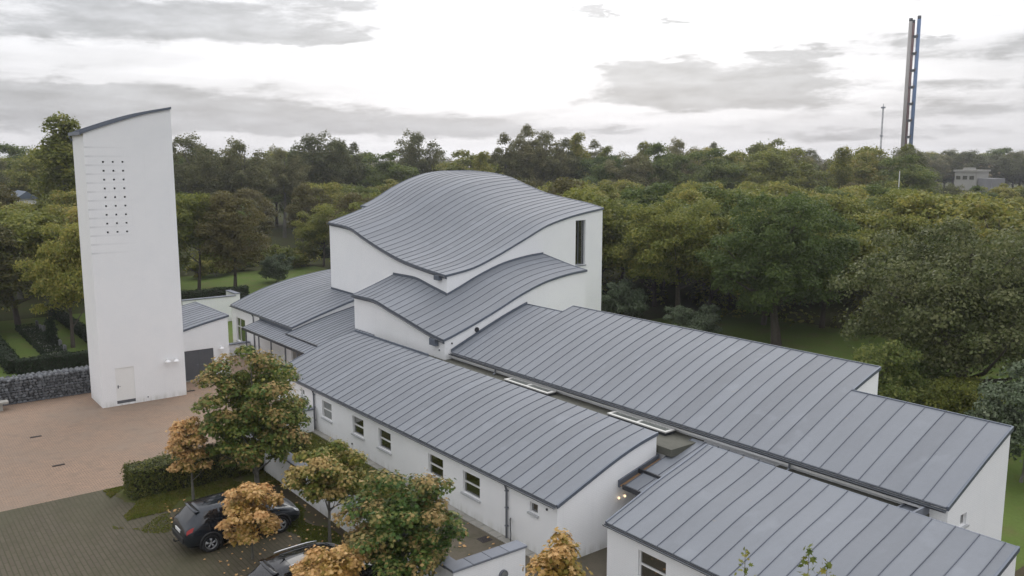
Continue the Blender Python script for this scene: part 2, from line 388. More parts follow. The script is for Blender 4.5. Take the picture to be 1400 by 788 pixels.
def window(parent, P, s0, s1, z0, z1, transom=(0.52,), mull=(), pane=None, sill=True, depth=.07, fw=.035, name='window'):
    mb = MB()
    for a, b, c, d in ((s0, s1, z0, z0 + fw), (s0, s1, z1 - fw, z1), (s0, s0 + fw, z0 + fw, z1 - fw), (s1 - fw, s1, z0 + fw, z1 - fw)):
        pbox(mb, P, a, b, c, d, -depth - .05, -depth)
    zs = [z0 + fw] + [z0 + (z1 - z0) * t for t in transom] + [z1 - fw]
    for zc in zs[1:-1]: pbox(mb, P, s0 + fw, s1 - fw, zc - .026, zc + .026, -depth - .048, -depth + .012)
    xs = [s0 + fw] + [s0 + (s1 - s0) * t for t in mull] + [s1 - fw]
    for sc in xs[1:-1]: pbox(mb, P, sc - .03, sc + .03, z0 + fw, z1 - fw, -depth - .046, -depth + .014)
    w = mb.build(name, WHITEP, parent, at=P((s0 + s1) / 2, z0, -depth))
    for i in range(len(zs) - 1):
        for j in range(len(xs) - 1):
            pm = MB(); pbox(pm, P, xs[j], xs[j + 1], zs[i], zs[i + 1], -depth - .032, -depth - .022)
            pm.build('pane', pane or GLASS, w)
    if sill:
        sm = MB(); pbox(sm, P, s0 - .07, s1 + .07, z0 - .045, z0 - .003, -.10, .075); pbox(sm, P, s0 - .07, s1 + .07, z0 - .07, z0 - .045, .055, .073)
        sm.build('sill', mat('pale_sill', (.46, .47, .48), .6, noise=(5, .12)), w)
    return w


def panel_mesh(zf, x0, x1, ys, rib=True, ext=.05, name='roof_panel', x_org=None, warp=0.0):
    """standing-seam sheet between x0 and x1 over the samples ys, seam upstand on its x0 side"""
    xo = x0 if x_org is None else x_org
    mb = MB(); n = len(ys); up = .028; th = .012
    xa, xb = x0 + .004, x1 - .004; vs = []
    for y in ys:
        for x in (xa, (xa + xb) / 2, xb):
            z = zf(min(max(x, x0), x1), y) + up + (warp if x == (xa + xb) / 2 else 0)
            vs.append((x - xo, y, z))
    fs = [(i * 3 + j, i * 3 + j + 1, i * 3 + j + 4, i * 3 + j + 3) for i in range(n - 1) for j in range(2)]
    mb.add(vs, fs, 0)
    e0 = len(vs)
    mb.add([(x, y, z - th - up) for x, y, z in (vs[0], vs[2], vs[-3], vs[-1])] + [vs[0], vs[2], vs[-3], vs[-1]], [(0, 1, 5, 4), (2, 3, 7, 6)], 0)
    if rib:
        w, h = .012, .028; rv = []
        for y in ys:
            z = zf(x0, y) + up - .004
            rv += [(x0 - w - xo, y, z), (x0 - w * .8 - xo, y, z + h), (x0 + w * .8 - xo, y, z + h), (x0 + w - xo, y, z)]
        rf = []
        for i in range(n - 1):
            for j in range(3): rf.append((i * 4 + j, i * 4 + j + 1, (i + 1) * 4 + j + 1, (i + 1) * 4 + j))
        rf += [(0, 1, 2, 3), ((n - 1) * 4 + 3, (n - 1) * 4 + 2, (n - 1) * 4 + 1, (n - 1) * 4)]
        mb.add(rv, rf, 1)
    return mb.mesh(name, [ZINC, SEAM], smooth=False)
def deck(zf, xs, ys, th=.16):
    """closed roof deck under the sheets"""
    mb = MB(); nx, ny = len(xs), len(ys)
    vs = [(x, y, zf(x, y)) for y in ys for x in xs] + [(x, y, zf(x, y) - th) for y in ys for x in xs]
    o = nx * ny; fs = []
    for j in range(ny - 1):
        for i in range(nx - 1):
            a = j * nx + i; q = (a, a + 1, a + nx + 1, a + nx); fs.append(q); fs.append(tuple(o + t for t in reversed(q)))
    for i in range(nx - 1):
        fs.append((i, o + i, o + i + 1, i + 1)); b = (ny - 1) * nx + i; fs.append((b + 1, o + b + 1, o + b, b))
    for j in range(ny - 1):
        a = j * nx; fs.append((a + nx, o + a + nx, o + a, a)); b = a + nx - 1; fs.append((b, o + b, o + b + nx, b + nx))
    return mb.add(vs, fs)
def roof_sheets(roof, zf, cuts, ys_of, share=True, seed=0):
    """one roof_panel part per strip; equal strips of an extruded roof share their mesh"""
    cache = {}
    for x0, x1 in zip(cuts[:-1], cuts[1:]):
        ys = ys_of((x0 + x1) / 2)
        key = (round(x1 - x0, 3), tuple(round(y, 3) for y in ys))
        if share and key in cache: me = cache[key]
        else: me = cache[key] = panel_mesh(zf, x0, x1, ys)
        link('roof_panel', me, roof, (x0, 0, 0))
def cuts_of(x0, x1, w):
    n = max(1, round((x1 - x0) / w)); return lin(x0, x1, n)
EAVE = [(-.02, -.12), (.05, -.12), (.05, .045), (-.02, .045)]
VERGE = [(-.03, -.075), (.04, -.075), (.04, .055), (-.03, .055)]
def gutter(parent, pts, out, r=.065, name='gutter', m=None):
    prof = [(r * math.cos(a) + r + .05, r * math.sin(a)) for a in [math.pi + math.pi * k / 6 for k in range(7)]]
    prof += [((r - .012) * math.cos(a) + r + .05, (r - .012) * math.sin(a)) for a in [2 * math.pi - math.pi * k / 6 for k in range(7)]]
    return MB().sweep(pts, prof, out).build(name, m or GUT, parent)
def wall_lamp(P, s, z, label, group, parent=None):
    t = thing('wall_lamp', label, 'lamp', P(s, z, 0), group)
    mb = MB(); pbox(mb, P, s - .05, s + .05, z - .06, z + .06, .0, .03); mb.build('wall_plate', LAMPW, t)
    c = P(s, z, .26); mb = MB().tube([P(s, z, .03), P(s, z + .05, .14), P(s, z + .02, .25)], .018, 8); mb.build('arm', LAMPW, t, True)
    MB().lathe((c[0], c[1], c[2] - .08), [(.17, -.02), (.165, .01), (.12, .07), (.05, .11), (.02, .12)], 16).build('shade', LAMPW, t, True)
    return t

# ------------------------------------------------------------------ ground, plaza, parking, lawns
def sheet(name, x0, x1, y0, y1, z, m, kind='structure', nx=1, ny=1):
    mb = MB(); xs, ys = lin(x0, x1, nx), lin(y0, y1, ny)
    mb.add([(x, y, z) for y in ys for x in xs], [(j * (nx + 1) + i, j * (nx + 1) + i + 1, (j + 1) * (nx + 1) + i + 1, (j + 1) * (nx + 1) + i) for j in range(ny) for i in range(nx)])
    o = mb.build(name, m); o['kind'] = kind
    return o
def ground_mat(name, cols, scales=(0.08, 0.6, 9.0), bump=.03):
    m = bpy.data.materials.new(name); m.use_nodes = True; N = NT(m.node_tree)
    b = N.n('ShaderNodeBsdfPrincipled'); o = N.n('ShaderNodeOutputMaterial'); N.l(b.outputs[0], o.inputs[0])
    b.inputs['Roughness'].default_value = .95; b.inputs['Specular IOR Level'].default_value = .1
    g = N.n('ShaderNodeNewGeometry'); ns = []
    for s in scales:
        n = N.n('ShaderNodeTexNoise', i_Scale=s, i_Detail=6.0, i_Roughness=.7); N.l(g.outputs['Position'], n.inputs['Vector']); ns.append(n.outputs['Fac'])
    col = N.mix(N.ss(ns[0], .4, .62), cols[0], cols[1]); col = N.mix(N.ss(ns[1], .46, .68), col, cols[2])
    col = N.mix(N.m('MULTIPLY', N.ss(ns[2], .35, .7), .55), col, cols[3])
    N.l(col, b.inputs['Base Color'])
    bp = N.n('ShaderNodeBump'); bp.inputs['Distance'].default_value = bump; N.l(ns[2], bp.inputs['Height']); N.l(bp.outputs[0], b.inputs['Normal'])
    return m
def paver_mat(name, c1, c2, mortar, bw, rh, dirt, dirt_amt, gap=.012, rot=0.0, wet=.8):
    m = bpy.data.materials.new(name); m.use_nodes = True; N = NT(m.node_tree)
    b = N.n('ShaderNodeBsdfPrincipled'); o = N.n('ShaderNodeOutputMaterial'); N.l(b.outputs[0], o.inputs[0])
    g = N.n('ShaderNodeNewGeometry'); mp = N.n('ShaderNodeMapping'); mp.inputs['Rotation'].default_value = (0, 0, rot); N.l(g.outputs['Position'], mp.inputs[0])
    br = N.n('ShaderNodeTexBrick', i_Scale=1.0, i_Mortar_Size=gap, i_Mortar_Smooth=.25, i_Brick_Width=bw, i_Row_Height=rh, i_Bias=0.0)
    br.inputs['Color1'].default_value = (*c1, 1); br.inputs['Color2'].default_value = (*c2, 1); br.inputs['Mortar'].default_value = (*mortar, 1)
    N.l(mp.outputs[0], br.inputs['Vector'])
    n1 = N.n('ShaderNodeTexNoise', i_Scale=.16, i_Detail=7.0, i_Roughness=.72); N.l(g.outputs['Position'], n1.inputs['Vector'])
    n2 = N.n('ShaderNodeTexNoise', i_Scale=1.3, i_Detail=6.0, i_Roughness=.7); N.l(g.outputs['Position'], n2.inputs['Vector'])
    col = N.mix(N.m('MULTIPLY', N.ss(n1.outputs['Fac'], .42, .66), dirt_amt), br.outputs['Color'], dirt)
    col = N.mix(N.m('MULTIPLY', N.ss(n2.outputs['Fac'], .45, .75), dirt_amt * .7), col, tuple(x * .75 for x in dirt))
    N.l(col, b.inputs['Base Color'])
    N.l(N.m('SUBTRACT', wet, N.m('MULTIPLY', N.ss(n1.outputs['Fac'], .5, .7), .12)), b.inputs['Roughness']); b.inputs['Specular IOR Level'].default_value = .3
    bp = N.n('ShaderNodeBump', i_Strength=.8); bp.inputs['Distance'].default_value = .01; N.l(br.outputs['Fac'], bp.inputs['Height']); bp.invert = True
    N.l(bp.outputs[0], b.inputs['Normal'])
    return m
M_WOODFLOOR = ground_mat('wood_floor', [(.055, .068, .022), (.065, .07, .026), (.06, .048, .024), (.045, .045, .018)])
M_LAWN = ground_mat('lawn_grass', [(.095, .140, .032), (.11, .155, .04), (.125, .125, .048), (.085, .115, .028)], (.07, .5, 6.0))
M_VERGE = ground_mat('mossy_grass', [(.075, .092, .022), (.084, .092, .028), (.088, .072, .040), (.058, .062, .020)], (.5, 1.1, 14.0))
M_SOIL = ground_mat('bare_soil', [(.075, .062, .042), (.06, .05, .034), (.055, .065, .022), (.09, .07, .045)], (.5, 1.3, 16.0))
M_PLAZA = paver_mat('plaza_brick', (.345, .232, .160), (.285, .198, .140), (.135, .105, .082), .21, .105, (.235, .18, .135), .85, .013, R(90))
M_LOT = paver_mat('parking_block', (.094, .078, .053), (.080, .066, .045), (.052, .050, .026), .74, .165, (.064, .060, .030), .85, .022)
M_PATH = ground_mat('fine_gravel', [(.12, .105, .08), (.10, .09, .07), (.08, .078, .05), (.14, .12, .09)], (.4, 1.3, 18.0), .015)

mb = MB(); NG = 10
mb.add([(x, y, -.02) for y in lin(-1600, 1600, NG) for x in lin(-1600, 1600, NG)], [(j * (NG + 1) + i, j * (NG + 1) + i + 1, (j + 1) * (NG + 1) + i + 1, (j + 1) * (NG + 1) + i) for j in range(NG) for i in range(NG)])
g = mb.build('ground', M_WOODFLOOR); g['kind'] = 'structure'
sheet('lawn', -30, 16, 12, 46, -.012, M_LAWN); sheet('lawn', -84, -34.8, 2.5, 30, -.014, M_LAWN); sheet('lawn', -64, -34.5, -24, 2.5, -.010, M_LAWN)
sheet('plaza', -34.6, -17, -40, -4.45, .0, M_PLAZA); sheet('plaza', -42, -19.5, -4.45, 4.0, .004, M_PLAZA)
sheet('parking_ground', -17, 24, -40, -5.05, .004, M_LOT)
_r = random.Random(3); _e = [(-16.96, -2.0), (-16.96, -9.6)] + [(-16.9 + 3.7 * k / 14 + _r.uniform(-.1, .1), -10.45 + .9 * (k / 14) ** 2 + _r.uniform(-.16, .16)) for k in range(15)] + [(-13.2 + _r.uniform(-.12, .12), -9.3 + k * .62) for k in range(8)] + [(-13.2, -2.0)]
_v = MB().add([(a, b, .010) for a, b in _e], [tuple(range(len(_e)))]).build('grass_verge', M_VERGE); _v['kind'] = 'structure'
sheet('soil_strip', -13.2, 4, -5.1, -4.3, .012, M_SOIL)
sheet('courtyard_ground', -19.3, .3, -4.3, .02, .014, M_VERGE); sheet('courtyard_path', -6.2, .25, -3.9, -.36, .020, M_PATH)
sheet('yard_ground', .3, 16, -5.05, .4, .008, M_PATH); sheet('yard_ground', .0, 2.2, .4, 4.9, .010, M_PATH)
sheet('garden_path', 9.8, 40, .4, 13, .006, M_SOIL)
mb = MB()
x = -24
for k in range(40):
    mb.bbox((x + .01, -.36, 0), (x + .585, -.006, .05), .008); x += .6
tag(mb.build('drip_kerb', CONC), kind='structure')

# ------------------------------------------------------------------ front wing (long low wing with the row of windows)
fw = thing('front_wing', 'long low white wing with five paired-pane windows above the courtyard garden', 'building', (-12, 2.4, 0))
FWP = spline([(0, 2.2), (.75, 2.485), (1.36, 2.72), (2.31, 3.085), (3.27, 3.41), (4.1, 3.63), (4.84, 3.77)])
zfw = lambda x, y: FWP(y)
Py = face('y-', 0.0); Px = face('x+', 0.0)
WIN = [(-18.28, -17.22), (-14.98, -13.88), (-12.46, -11.34), (-8.22, -7.10), (-5.68, -4.54)]
ops = [(a, b, .88, 1.77) for a, b in WIN] + [(-20.82, -20.40, 1.48, 1.80), (-1.50, -1.05, 1.48, 1.86)]
mb = MB(); wall_grid(mb, Py, -24, 0, -.1, 2.19, ops, 1, .12)
wall_grid(mb, Px, 0, 4.84, -.1, lambda s: FWP(s) - .02, (), 14)
wall_grid(mb, face('x-', -24), 0, 4.84, -.1, lambda s: FWP(s) - .02, (), 14); wall_grid(mb, face('y+', 4.84), -24, 0, -.1, 3.74)
mb.build('wall', WALL, fw)
for i, (a, b) in enumerate(WIN):
    window(fw, Py, a, b, .88, 1.77, pane=GLASSP if i == 0 else GLASS)
    if i:
        q = MB(); xs = lin(a - .05, a + .34, 10)
        q.add([(xx, .30 + .02 * (k % 2), z) for z in (.80, 1.95) for k, xx in enumerate(xs)], [(k, k + 1, k + 12, k + 11) for k in range(10)]); q.build('curtain', CURTAIN, fw)
MB().box((-23.8, 1.5, .0), (-.2, 1.55, 2.3)).build('inner_wall', INNER, fw); MB().box((-23.8, .15, .0), (-.2, 1.5, .03)).build('inner_floor', mat('dark_carpet', (.07, .085, .075), .9), fw)
for xx in (-8.0, -5.4): MB().bbox((xx, .42, .62), (xx + .8, 1.0, .70), .01).bbox((xx + .1, .5, .70), (xx + .45, .66, .95), .02).build('desk', INNER, fw)
window(fw, Py, -20.82, -20.40, 1.48, 1.80, (), pane=GLASSP, fw=.03); window(fw, Py, -1.50, -1.05, 1.48, 1.86, (), fw=.03)
ysF = lin(-.05, 4.86, 14)
rf = deck(zfw, [-24.02, .03], lin(-.02, 4.85, 14), .07).build('roof', TRIM, fw)
cut = cuts_of(-23.98, -.02, .63)
roof_sheets(rf, zfw, cut, lambda x: ysF)
for xx, o in ((.03, 1), (-24.02, -1)): MB().sweep([(xx, y, FWP(y)) for y in lin(-.05, 4.86, 16)], VERGE, (o, 0, 0)).build('verge_trim', TRIM, rf)
MB().sweep([(-15.9, 4.85, 3.76), (0, 4.85, 3.76)], [(-.01, -.12), (.05, -.12), (.05, .03), (-.01, .03)], (0, 1, 0)).build('ridge_flashing', TRIM, rf)
MB().sweep([(-24, 4.85, 3.76), (-15.9, 4.85, 3.76)], [(.015, -.12), (.06, -.12), (.06, .15), (.015, .15)], (0, 1, 0)).build('ridge_flashing', TRIM, rf)
gutter(fw, [(-24.0, -.045, 2.17), (0.03, -.045, 2.17)], (0, -1, 0))
for xx, a, b in ((-19.12, .0, 2.1), (-2.77, .0, 2.1)):
    mb = MB().tube([(xx, -.14, 2.12), (xx, -.10, 2.0), (xx, -.07, 1.9), (xx, -.07, .02)], .042, 10)
    for zz in (.5, 1.2, 1.85): mb.box((xx - .06, -.12, zz), (xx + .06, .0, zz + .03))
    mb.build('downpipe', PIPE, fw)
def vent(parent, P, s, z, r, m=DARK, name='wall_vent'):
    mb = MB(); c = P(s, z, .0); e = P(s, z, .035); mb.tube([c, e], r, 12); mb.tube([P(s, z, .035), P(s, z, .045)], r * .6, 12); return mb.build(name, m, parent)
vent(fw, Py, -.54, 1.88, .045); vent(fw, Py, -15.06, .33, .045)
mb = MB(); pbox(mb, Px, .62, .80, .28, .44, 0, .03); [pbox(mb, Px, .64, .78, z, z + .02, .03, .045) for z in (.31, .35, .39)]; mb.build('wall_vent', DARK, fw)
# small lit lamps on the gable
LIT = bpy.data.materials.new('lit_globe'); LIT.use_nodes = True; _n = NT(LIT.node_tree)
_e = _n.n('ShaderNodeEmission'); _e.inputs[0].default_value = (1, .72, .45, 1); _e.inputs[1].default_value = .9; _o = _n.n('ShaderNodeOutputMaterial'); _n.l(_e.outputs[0], _o.inputs[0])
for yy, lb in ((2.83, 'lit globe lamp on white gable, nearer the courtyard'), (3.13, 'lit globe lamp on white gable, nearer the connecting roof')):
    t = thing('globe_lamp', lb, 'lamp', (0, yy, 1.79), 'lit globes on the gable')
    MB().tube([(0, yy, 1.79), (.02, yy, 1.79)], .05, 12).build('wall_plate', LAMPW, t)
    MB().tube([(.02, yy, 1.79), (.06, yy, 1.79)], .02, 8).build('stem', LAMPW, t)
    MB().lathe((.10, yy, 1.79), [(.01, -.05), (.035, -.037), (.05, 0), (.035, .037), (.01, .05)], 12).build('globe', LIT, t, True)
# garden hose / tap beside the downpipe
t = thing('wall_tap', 'thin dark tap with hanging hose beside the grey downpipe', 'tap', (-2.55, 0, 0))
MB().tube([(-2.62, -.02, .78), (-2.50, -.10, .86), (-2.40, -.16, .96)], .02, 8).build('lever', DARK, t)
MB().tube([(-2.52, -.09, .84), (-2.47, -.12, .6), (-2.44, -.12, .3), (-2.45, -.14, .02)], .018, 8).build('hose', DARK, t)

# ------------------------------------------------------------------ back wing
bw = thing('back_wing', 'long white rear wing whose broad zinc roof ends in a stepped high gable', 'building', (-3, 9, 0))
BWP = spline([(6.64, 3.69), (8.4, 4.44), (9.07, 4.72), (10.6, 5.32), (11.9, 5.75), (12.51, 5.93)])
zbw = lambda x, y: BWP(y)
XB0, XB1, XBS, XBE = -16.38, -13.27, 4.27, 9.82
yend = lambda x: 11.75 if x < XB1 else (12.51 if x < XBS else 10.62)
mb = MB(); PB = face('y-', 6.72)
wall_grid(mb, PB, XB0, XBE, 3.0, 3.62)
wall_grid(mb, face('x+', XBE), 6.72, 10.62, -.1, lambda s: BWP(s) - .02, [(7.56, 7.96, 2.81, 3.20)], 10)
wall_grid(mb, face('x+', XBS), 10.62, 12.51, -.1, lambda s: BWP(s) - .02, (), 5)
wall_grid(mb, face('y+', 10.62), XBS, XBE, -.1, BWP(10.62) - .02); wall_grid(mb, face('y+', 12.51), XB1, XBS, -.1, BWP(12.51) - .02)
wall_grid(mb, face('y+', 11.75), XB0, XB1, -.1, BWP(11.75) - .02); wall_grid(mb, face('x-', XB1), 11.75, 12.51, -.1, lambda s: BWP(s) - .02, (), 3)
wall_grid(mb, PB, 9.30, XBE, 0, 3.0)
mb.build('wall', WALL, bw)
window(bw, face('x+', XBE), 7.56, 7.96, 2.81, 3.20, (), fw=.04)
rm = MB()
for xa, xb in ((XB0, XB1), (XB1, XBS), (XBS, XBE)):
    d = deck(zbw, [xa, xb + (.03 if xb == XBE else 0)], lin(6.64, yend((xa + xb) / 2) + .02, 12), .07); rm.add(d.v, d.f)
rf = rm.build('roof', TRIM, bw)
cut = cuts_of(XB0 + .02, XB1, .645) + cuts_of(XB1, XBS, .645)[1:] + cuts_of(XBS, XBE - .01, .652)[1:]
roof_sheets(rf, zbw, cut, lambda x: lin(6.60, yend(x) + .03, 14))
mb = MB()
mb.sweep([(XBE + .03, y, BWP(y)) for y in lin(6.60, 10.66, 12)], VERGE, (1, 0, 0))
mb.sweep([(XBS + .03, y, BWP(y)) for y in lin(10.70, 12.55, 8)], VERGE, (1, 0, 0))
mb.sweep([(XB0 + .045, y, BWP(y) + .05) for y in lin(6.60, 11.77, 12)], [(-.03, -.05), (.03, -.05), (.03, .12), (-.03, .12)], (1, 0, 0))
mb.sweep([(XB1 - .01, y, BWP(y)) for y in lin(11.80, 12.55, 5)], VERGE, (-1, 0, 0))
mb.build_each('verge_trim', TRIM, rf)
mb = MB()
for xa, xb in ((XB0, XB1), (XB1, XBS), (XBS, XBE)): ye = yend((xa + xb) / 2) + .03; mb.sweep([(xa, ye, BWP(ye)), (xb, ye, BWP(ye))], [(-.02, -.14), (.04, -.14), (.04, .06), (-.02, .06)], (0, 1, 0))
mb.build_each('ridge_flashing', TRIM, rf)
gutter(bw, [(XB0 + .05, 6.60, 3.63), (XBE + .03, 6.60, 3.63)], (0, -1, 0), .075)
MB().box((XB0 + .02, 6.52, 3.45), (9.25, 6.71, 3.56)).build('clerestory_beam', WHITEP, bw)
for xx in (-12.2, 4.6):
    mb = MB().tube([(xx, 6.45, 3.58), (xx, 6.44, 3.40), (xx, 6.38, 3.36), (xx, 6.30, 3.325)], .04, 8)
    mb.build('downpipe', PIPE, bw)

# ------------------------------------------------------------------ flat-roofed corridor between the two wings
co = thing('corridor', 'flat felt-roofed corridor strip between the front and rear zinc roofs', 'building', (-5, 5.7, 0))
mb = MB().box((-24, 4.90, 3.02), (.68, 6.71, 3.30)); mb.box((4.05, 4.90, 3.02), (9.29, 6.71, 3.30)); mb.build('roof', FELT, co)
MB().box((-24, 5.05, -.1), (.30, 6.68, 3.02)).build('wall', WALL, co)
MB().box((8.56, 5.25, 3.30), (9.28, 6.70, 3.36)).box((9.22, 5.25, 3.36), (9.285, 6.70, 3.58)).box((8.56, 5.22, 3.36), (8.60, 6.70, 3.42)).build('metal_hopper', COPE, co)
for (xa, xb) in ((-10.75, -7.60), (-3.70, -.55)):
    ya, yb = 5.93, 6.45; z0, z1 = 3.30, 3.42
    mb = MB().box((xa, ya, z0), (xa + .10, yb, z1)).box((xb - .10, ya, z0), (xb, yb, z1)).box((xa + .10, ya, z0), (xb - .10, ya + .10, z1)).box((xa + .10, yb - .08, z0), (xb - .10, yb, z1))
    k = mb.build('skylight', DARK, co)
    mb = MB().box((xa - .03, ya - .03, z1), (xa + .09, yb, z1 + .05)).box((xb - .09, ya - .03, z1), (xb + .03, yb, z1 + .05)).box((xa + .09, ya - .03, z1), (xb - .09, ya + .09, z1 + .05)).box((xa + .09, yb - .09, z1), (xb - .09, yb, z1 + .05))
    xm = (xa + xb) / 2; mb.box((xm - .05, ya + .09, z1), (xm + .05, yb - .09, z1 + .055)); mb.build('frame', mat('weathered_frame', (.50, .50, .48), .5, noise=(4, .15)), k)
    MB().box((xa + .09, ya + .09, z1 + .0), (xm - .05, yb - .09, z1 + .022)).build('pane', GLASSG, k)
    MB().box((xm + .05, ya + .09, z1 + .0), (xb - .09, yb - .09, z1 + .022)).build('pane', GLASSG, k)

# ------------------------------------------------------------------ right wing
rw = thing('right_wing', 'low white wing at bottom right, nearest zinc roof with a window under its eave', 'building', (7, 2.7, 0))
RWP = spline([(.32, 2.25), (1.3, 2.58), (2.62, 3.03), (4.25, 3.50), (5.14, 3.79)])
zrw = lambda x, y: RWP(y)
XR0, XR1 = 2.10, 12.33
PR = face('y-', .32)
mb = MB(); ops = [(3.48, 4.62, .87, 1.84), (7.6, 8.74, .87, 1.84)]
wall_grid(mb, PR, XR0, XR1, -.1, 2.23, ops); wall_grid(mb, face('x+', XR1), .32, 5.14, -.1, lambda s: RWP(s) - .02, (), 12)
wall_grid(mb, face('x-', XR0), .32, 5.14, -.1, lambda s: RWP(s) - .02, (), 12); wall_grid(mb, face('y+', 5.14), XR0, XR1, -.1, 3.77)
mb.build('wall', WALL, rw)
for a, b, c, d in ops: window(rw, PR, a, b, c, d, fw=.055)
rf = deck(zrw, [XR0 - .02, XR1 + .02], lin(.30, 5.15, 12), .07).build('roof', TRIM, rw)
roof_sheets(rf, zrw, [XR0, XR0 + .26] + lin(XR0 + .26, XR1 - .30, 15)[1:] + [XR1], lambda x: lin(.27, 5.16, 12))
mb = MB(); mb.sweep([(XR1 + .02, y, RWP(y)) for y in lin(.27, 5.17, 12)], VERGE, (1, 0, 0)); mb.sweep([(XR0 - .01, y, RWP(y)) for y in lin(.27, 5.17, 12)], [(-.03, -.14), (.045, -.14), (.045, .05), (-.03, .05)], (-1, 0, 0))
mb.build_each('verge_trim', TRIM, rf)
MB().sweep([(XR0, 5.16, 3.79), (XR1, 5.16, 3.79)], [(-.01, -.1), (.05, -.1), (.05, .035), (-.01, .035)], (0, 1, 0)).build('ridge_flashing', TRIM, rf)
gutter(rw, [(XR0 - .04, .275, 2.21), (XR1 + .03, .275, 2.21)], (0, -1, 0), .055)

# connecting roof between the gable and the right wing
cr = thing('link_roof', 'small stepped zinc roof joining the white gable to the right wing', 'roof', (1.1, 4.5, 0))
zc1 = lambda x, y: 2.30 + .26 * (y - 2.86); zc2 = lambda x, y: 2.62 + .27 * (y - 3.87)
d = deck(zc1, [.36, 2.08], lin(2.86, 3.86, 4), .07); d2 = deck(zc2, [.36, 2.08], lin(3.87, 6.45, 5), .07); d.add(d2.v, d2.f)
d3 = deck(zc2, [2.08, 4.04], lin(5.24, 6.45, 4), .07); d.add(d3.v, d3.f)
rf = d.build('roof_deck', TRIM, cr)
roof_sheets(rf, zc1, [.36, .98, 1.60, 2.07], lambda x: lin(2.84, 3.86, 4))
roof_sheets(rf, zc2, [.36, .98, 1.60, 2.07], lambda x: lin(3.86, 6.46, 6), seed=1)
roof_sheets(rf, zc2, [2.08, 2.72, 3.38, 4.03], lambda x: lin(5.23, 6.46, 4), seed=2)
MB().sweep([(.30, 2.83, 2.31), (2.06, 2.83, 2.31)], EAVE, (0, -1, 0)).sweep([(.05, 3.85, 2.63), (2.06, 3.85, 2.63)], EAVE, (0, -1, 0)).build_each('eave_trim', DARK, cr)
MB().sweep([(.055, y, zc1(0, y) - .02) for y in lin(2.84, 4.9, 5)], [(-.02, -.1), (.05, -.1), (.05, .16), (-.02, .16)], (1, 0, 0)).build('upstand', TRIM, cr)
MB().add([(.10, 2.84, 2.25), (.36, 2.84, 2.25), (.36, 3.84, 2.51), (.10, 3.84, 2.51), (.10, 3.86, 2.54), (.36, 3.86, 2.54), (.36, 4.9, 2.82), (.10, 4.9, 2.82)], [(0, 1, 2, 3), (4, 5, 6, 7)]).build('gutter_board', WOODB, cr)
MB().tube([(1.92, 2.95, 2.15), (1.92, 2.98, 1.9), (1.92, 3.0, .05)], .035, 8).build('downpipe', PIPE, cr)
MB().box((.32, 4.75, -.1), (2.08, 4.85, 2.75)).build('wall', WALL, cr)

# ------------------------------------------------------------------ church: upper and lower wave roofs
ch = thing('church', 'tall white church hall with two stacked wave-shaped zinc roofs', 'building', (-28, 14, 0))
aAB = spline([(-35.6, 9.41), (-32.66, 9.27), (-30.07, 8.63), (-27.65, 8.05), (-25.37, 7.63), (-23.51, 7.42), (-21.76, 7.27), (-20.39, 7.18)])
aBC = spline([(9.04, 7.18), (10.73, 7.45), (12.66, 8.1), (14.68, 8.93), (16.78, 9.79), (18.97, 10.29), (21.44, 10.65)])
aAD = spline([(9.04, 9.41), (12.11, 10.41), (13.31, 10.92), (14.67, 11.66), (16.5, 12.41), (18.15, 12.83), (19.85, 12.97), (21.44, 12.98)])
aDC = spline([(-35.6, 12.98), (-33.49, 12.88), (-30.82, 12.58), (-28.3, 11.94), (-25.93, 11.41), (-23.7, 11.13), (-21.85, 10.91), (-20.39, 10.65)])
UX0, UX1, UY0, UY1 = -35.6, -20.39, 9.04, 21.44
def zub(x, y):
    x = min(max(x, UX0), UX1); y = min(max(y, UY0), UY1)
    u = (x - UX0) / (UX1 - UX0); v = (y - UY0) / (UY1 - UY0)
    return (1 - v) * aAB(x) + v * aDC(x) + (1 - u) * aAD(y) + u * aBC(y) - ((1 - u) * (1 - v) * 9.41 + u * (1 - v) * 7.18 + (1 - u) * v * 12.98 + u * v * 10.65)
bA = spline([(-26.59, 1.17), (-24.32, 1.20), (-21.85, .85), (-19.01, .37), (-17.42, .11), (-16.40, 0)])
bB = spline([(6.22, 4.38), (7.9, 4.95), (9.66, 5.62), (11.5, 6.38), (13.42, 6.96), (15.42, 7.25), (16.31, 7.31)])
LX0, LX1, LY0, LY1 = -26.59, -16.40, 6.22, 16.31
zlb = lambda x, y: bA(min(max(x, LX0), LX1)) + bB(min(max(y, LY0), LY1))
mb = MB(); e = .02
PUx = face('x+', UX1)
wall_grid(mb, face('y-', UY0), UX0, UX1, -.1, lambda s: zub(s, UY0) - e, (), 28)
wall_grid(mb, PUx, UY0, UY1, -.1, lambda s: zub(UX1, s) - e, [(19.06, 19.93, 7.02, 9.95)], 24, .28)
wall_grid(mb, face('y+', UY1), UX0, UX1, -.1, lambda s: zub(s, UY1) - e, (), 24); wall_grid(mb, face('x-', UX0), UY0, UY1, -.1, lambda s: zub(UX0, s) - e, (), 24)
mb.box((UX0 - 1.0, 12.2, -.1), (UX0, UY1 - .02, 10.2)); wall_grid(mb, face('y-', 12.2), UX0 - 1.0, UX0, 10.2, 10.38); wall_grid(mb, face('x-', UX0 - 1.0), 12.2, UY1, 10.2, lambda s: zub(UX0, s) - e, (), 16)
wall_grid(mb, face('y+', UY1 - .02), UX0 - 1.0, UX0, 10.2, zub(UX0, UY1) - e)
mb.build('upper_wall', WALL, ch)
mb = MB()
wall_grid(mb, face('y-', LY0), LX0, LX1, -.1, lambda s: zlb(s, LY0) - e, (), 20); wall_grid(mb, face('x+', LX1), LY0, LY1, -.1, lambda s: zlb(LX1, s) - e, (), 20)
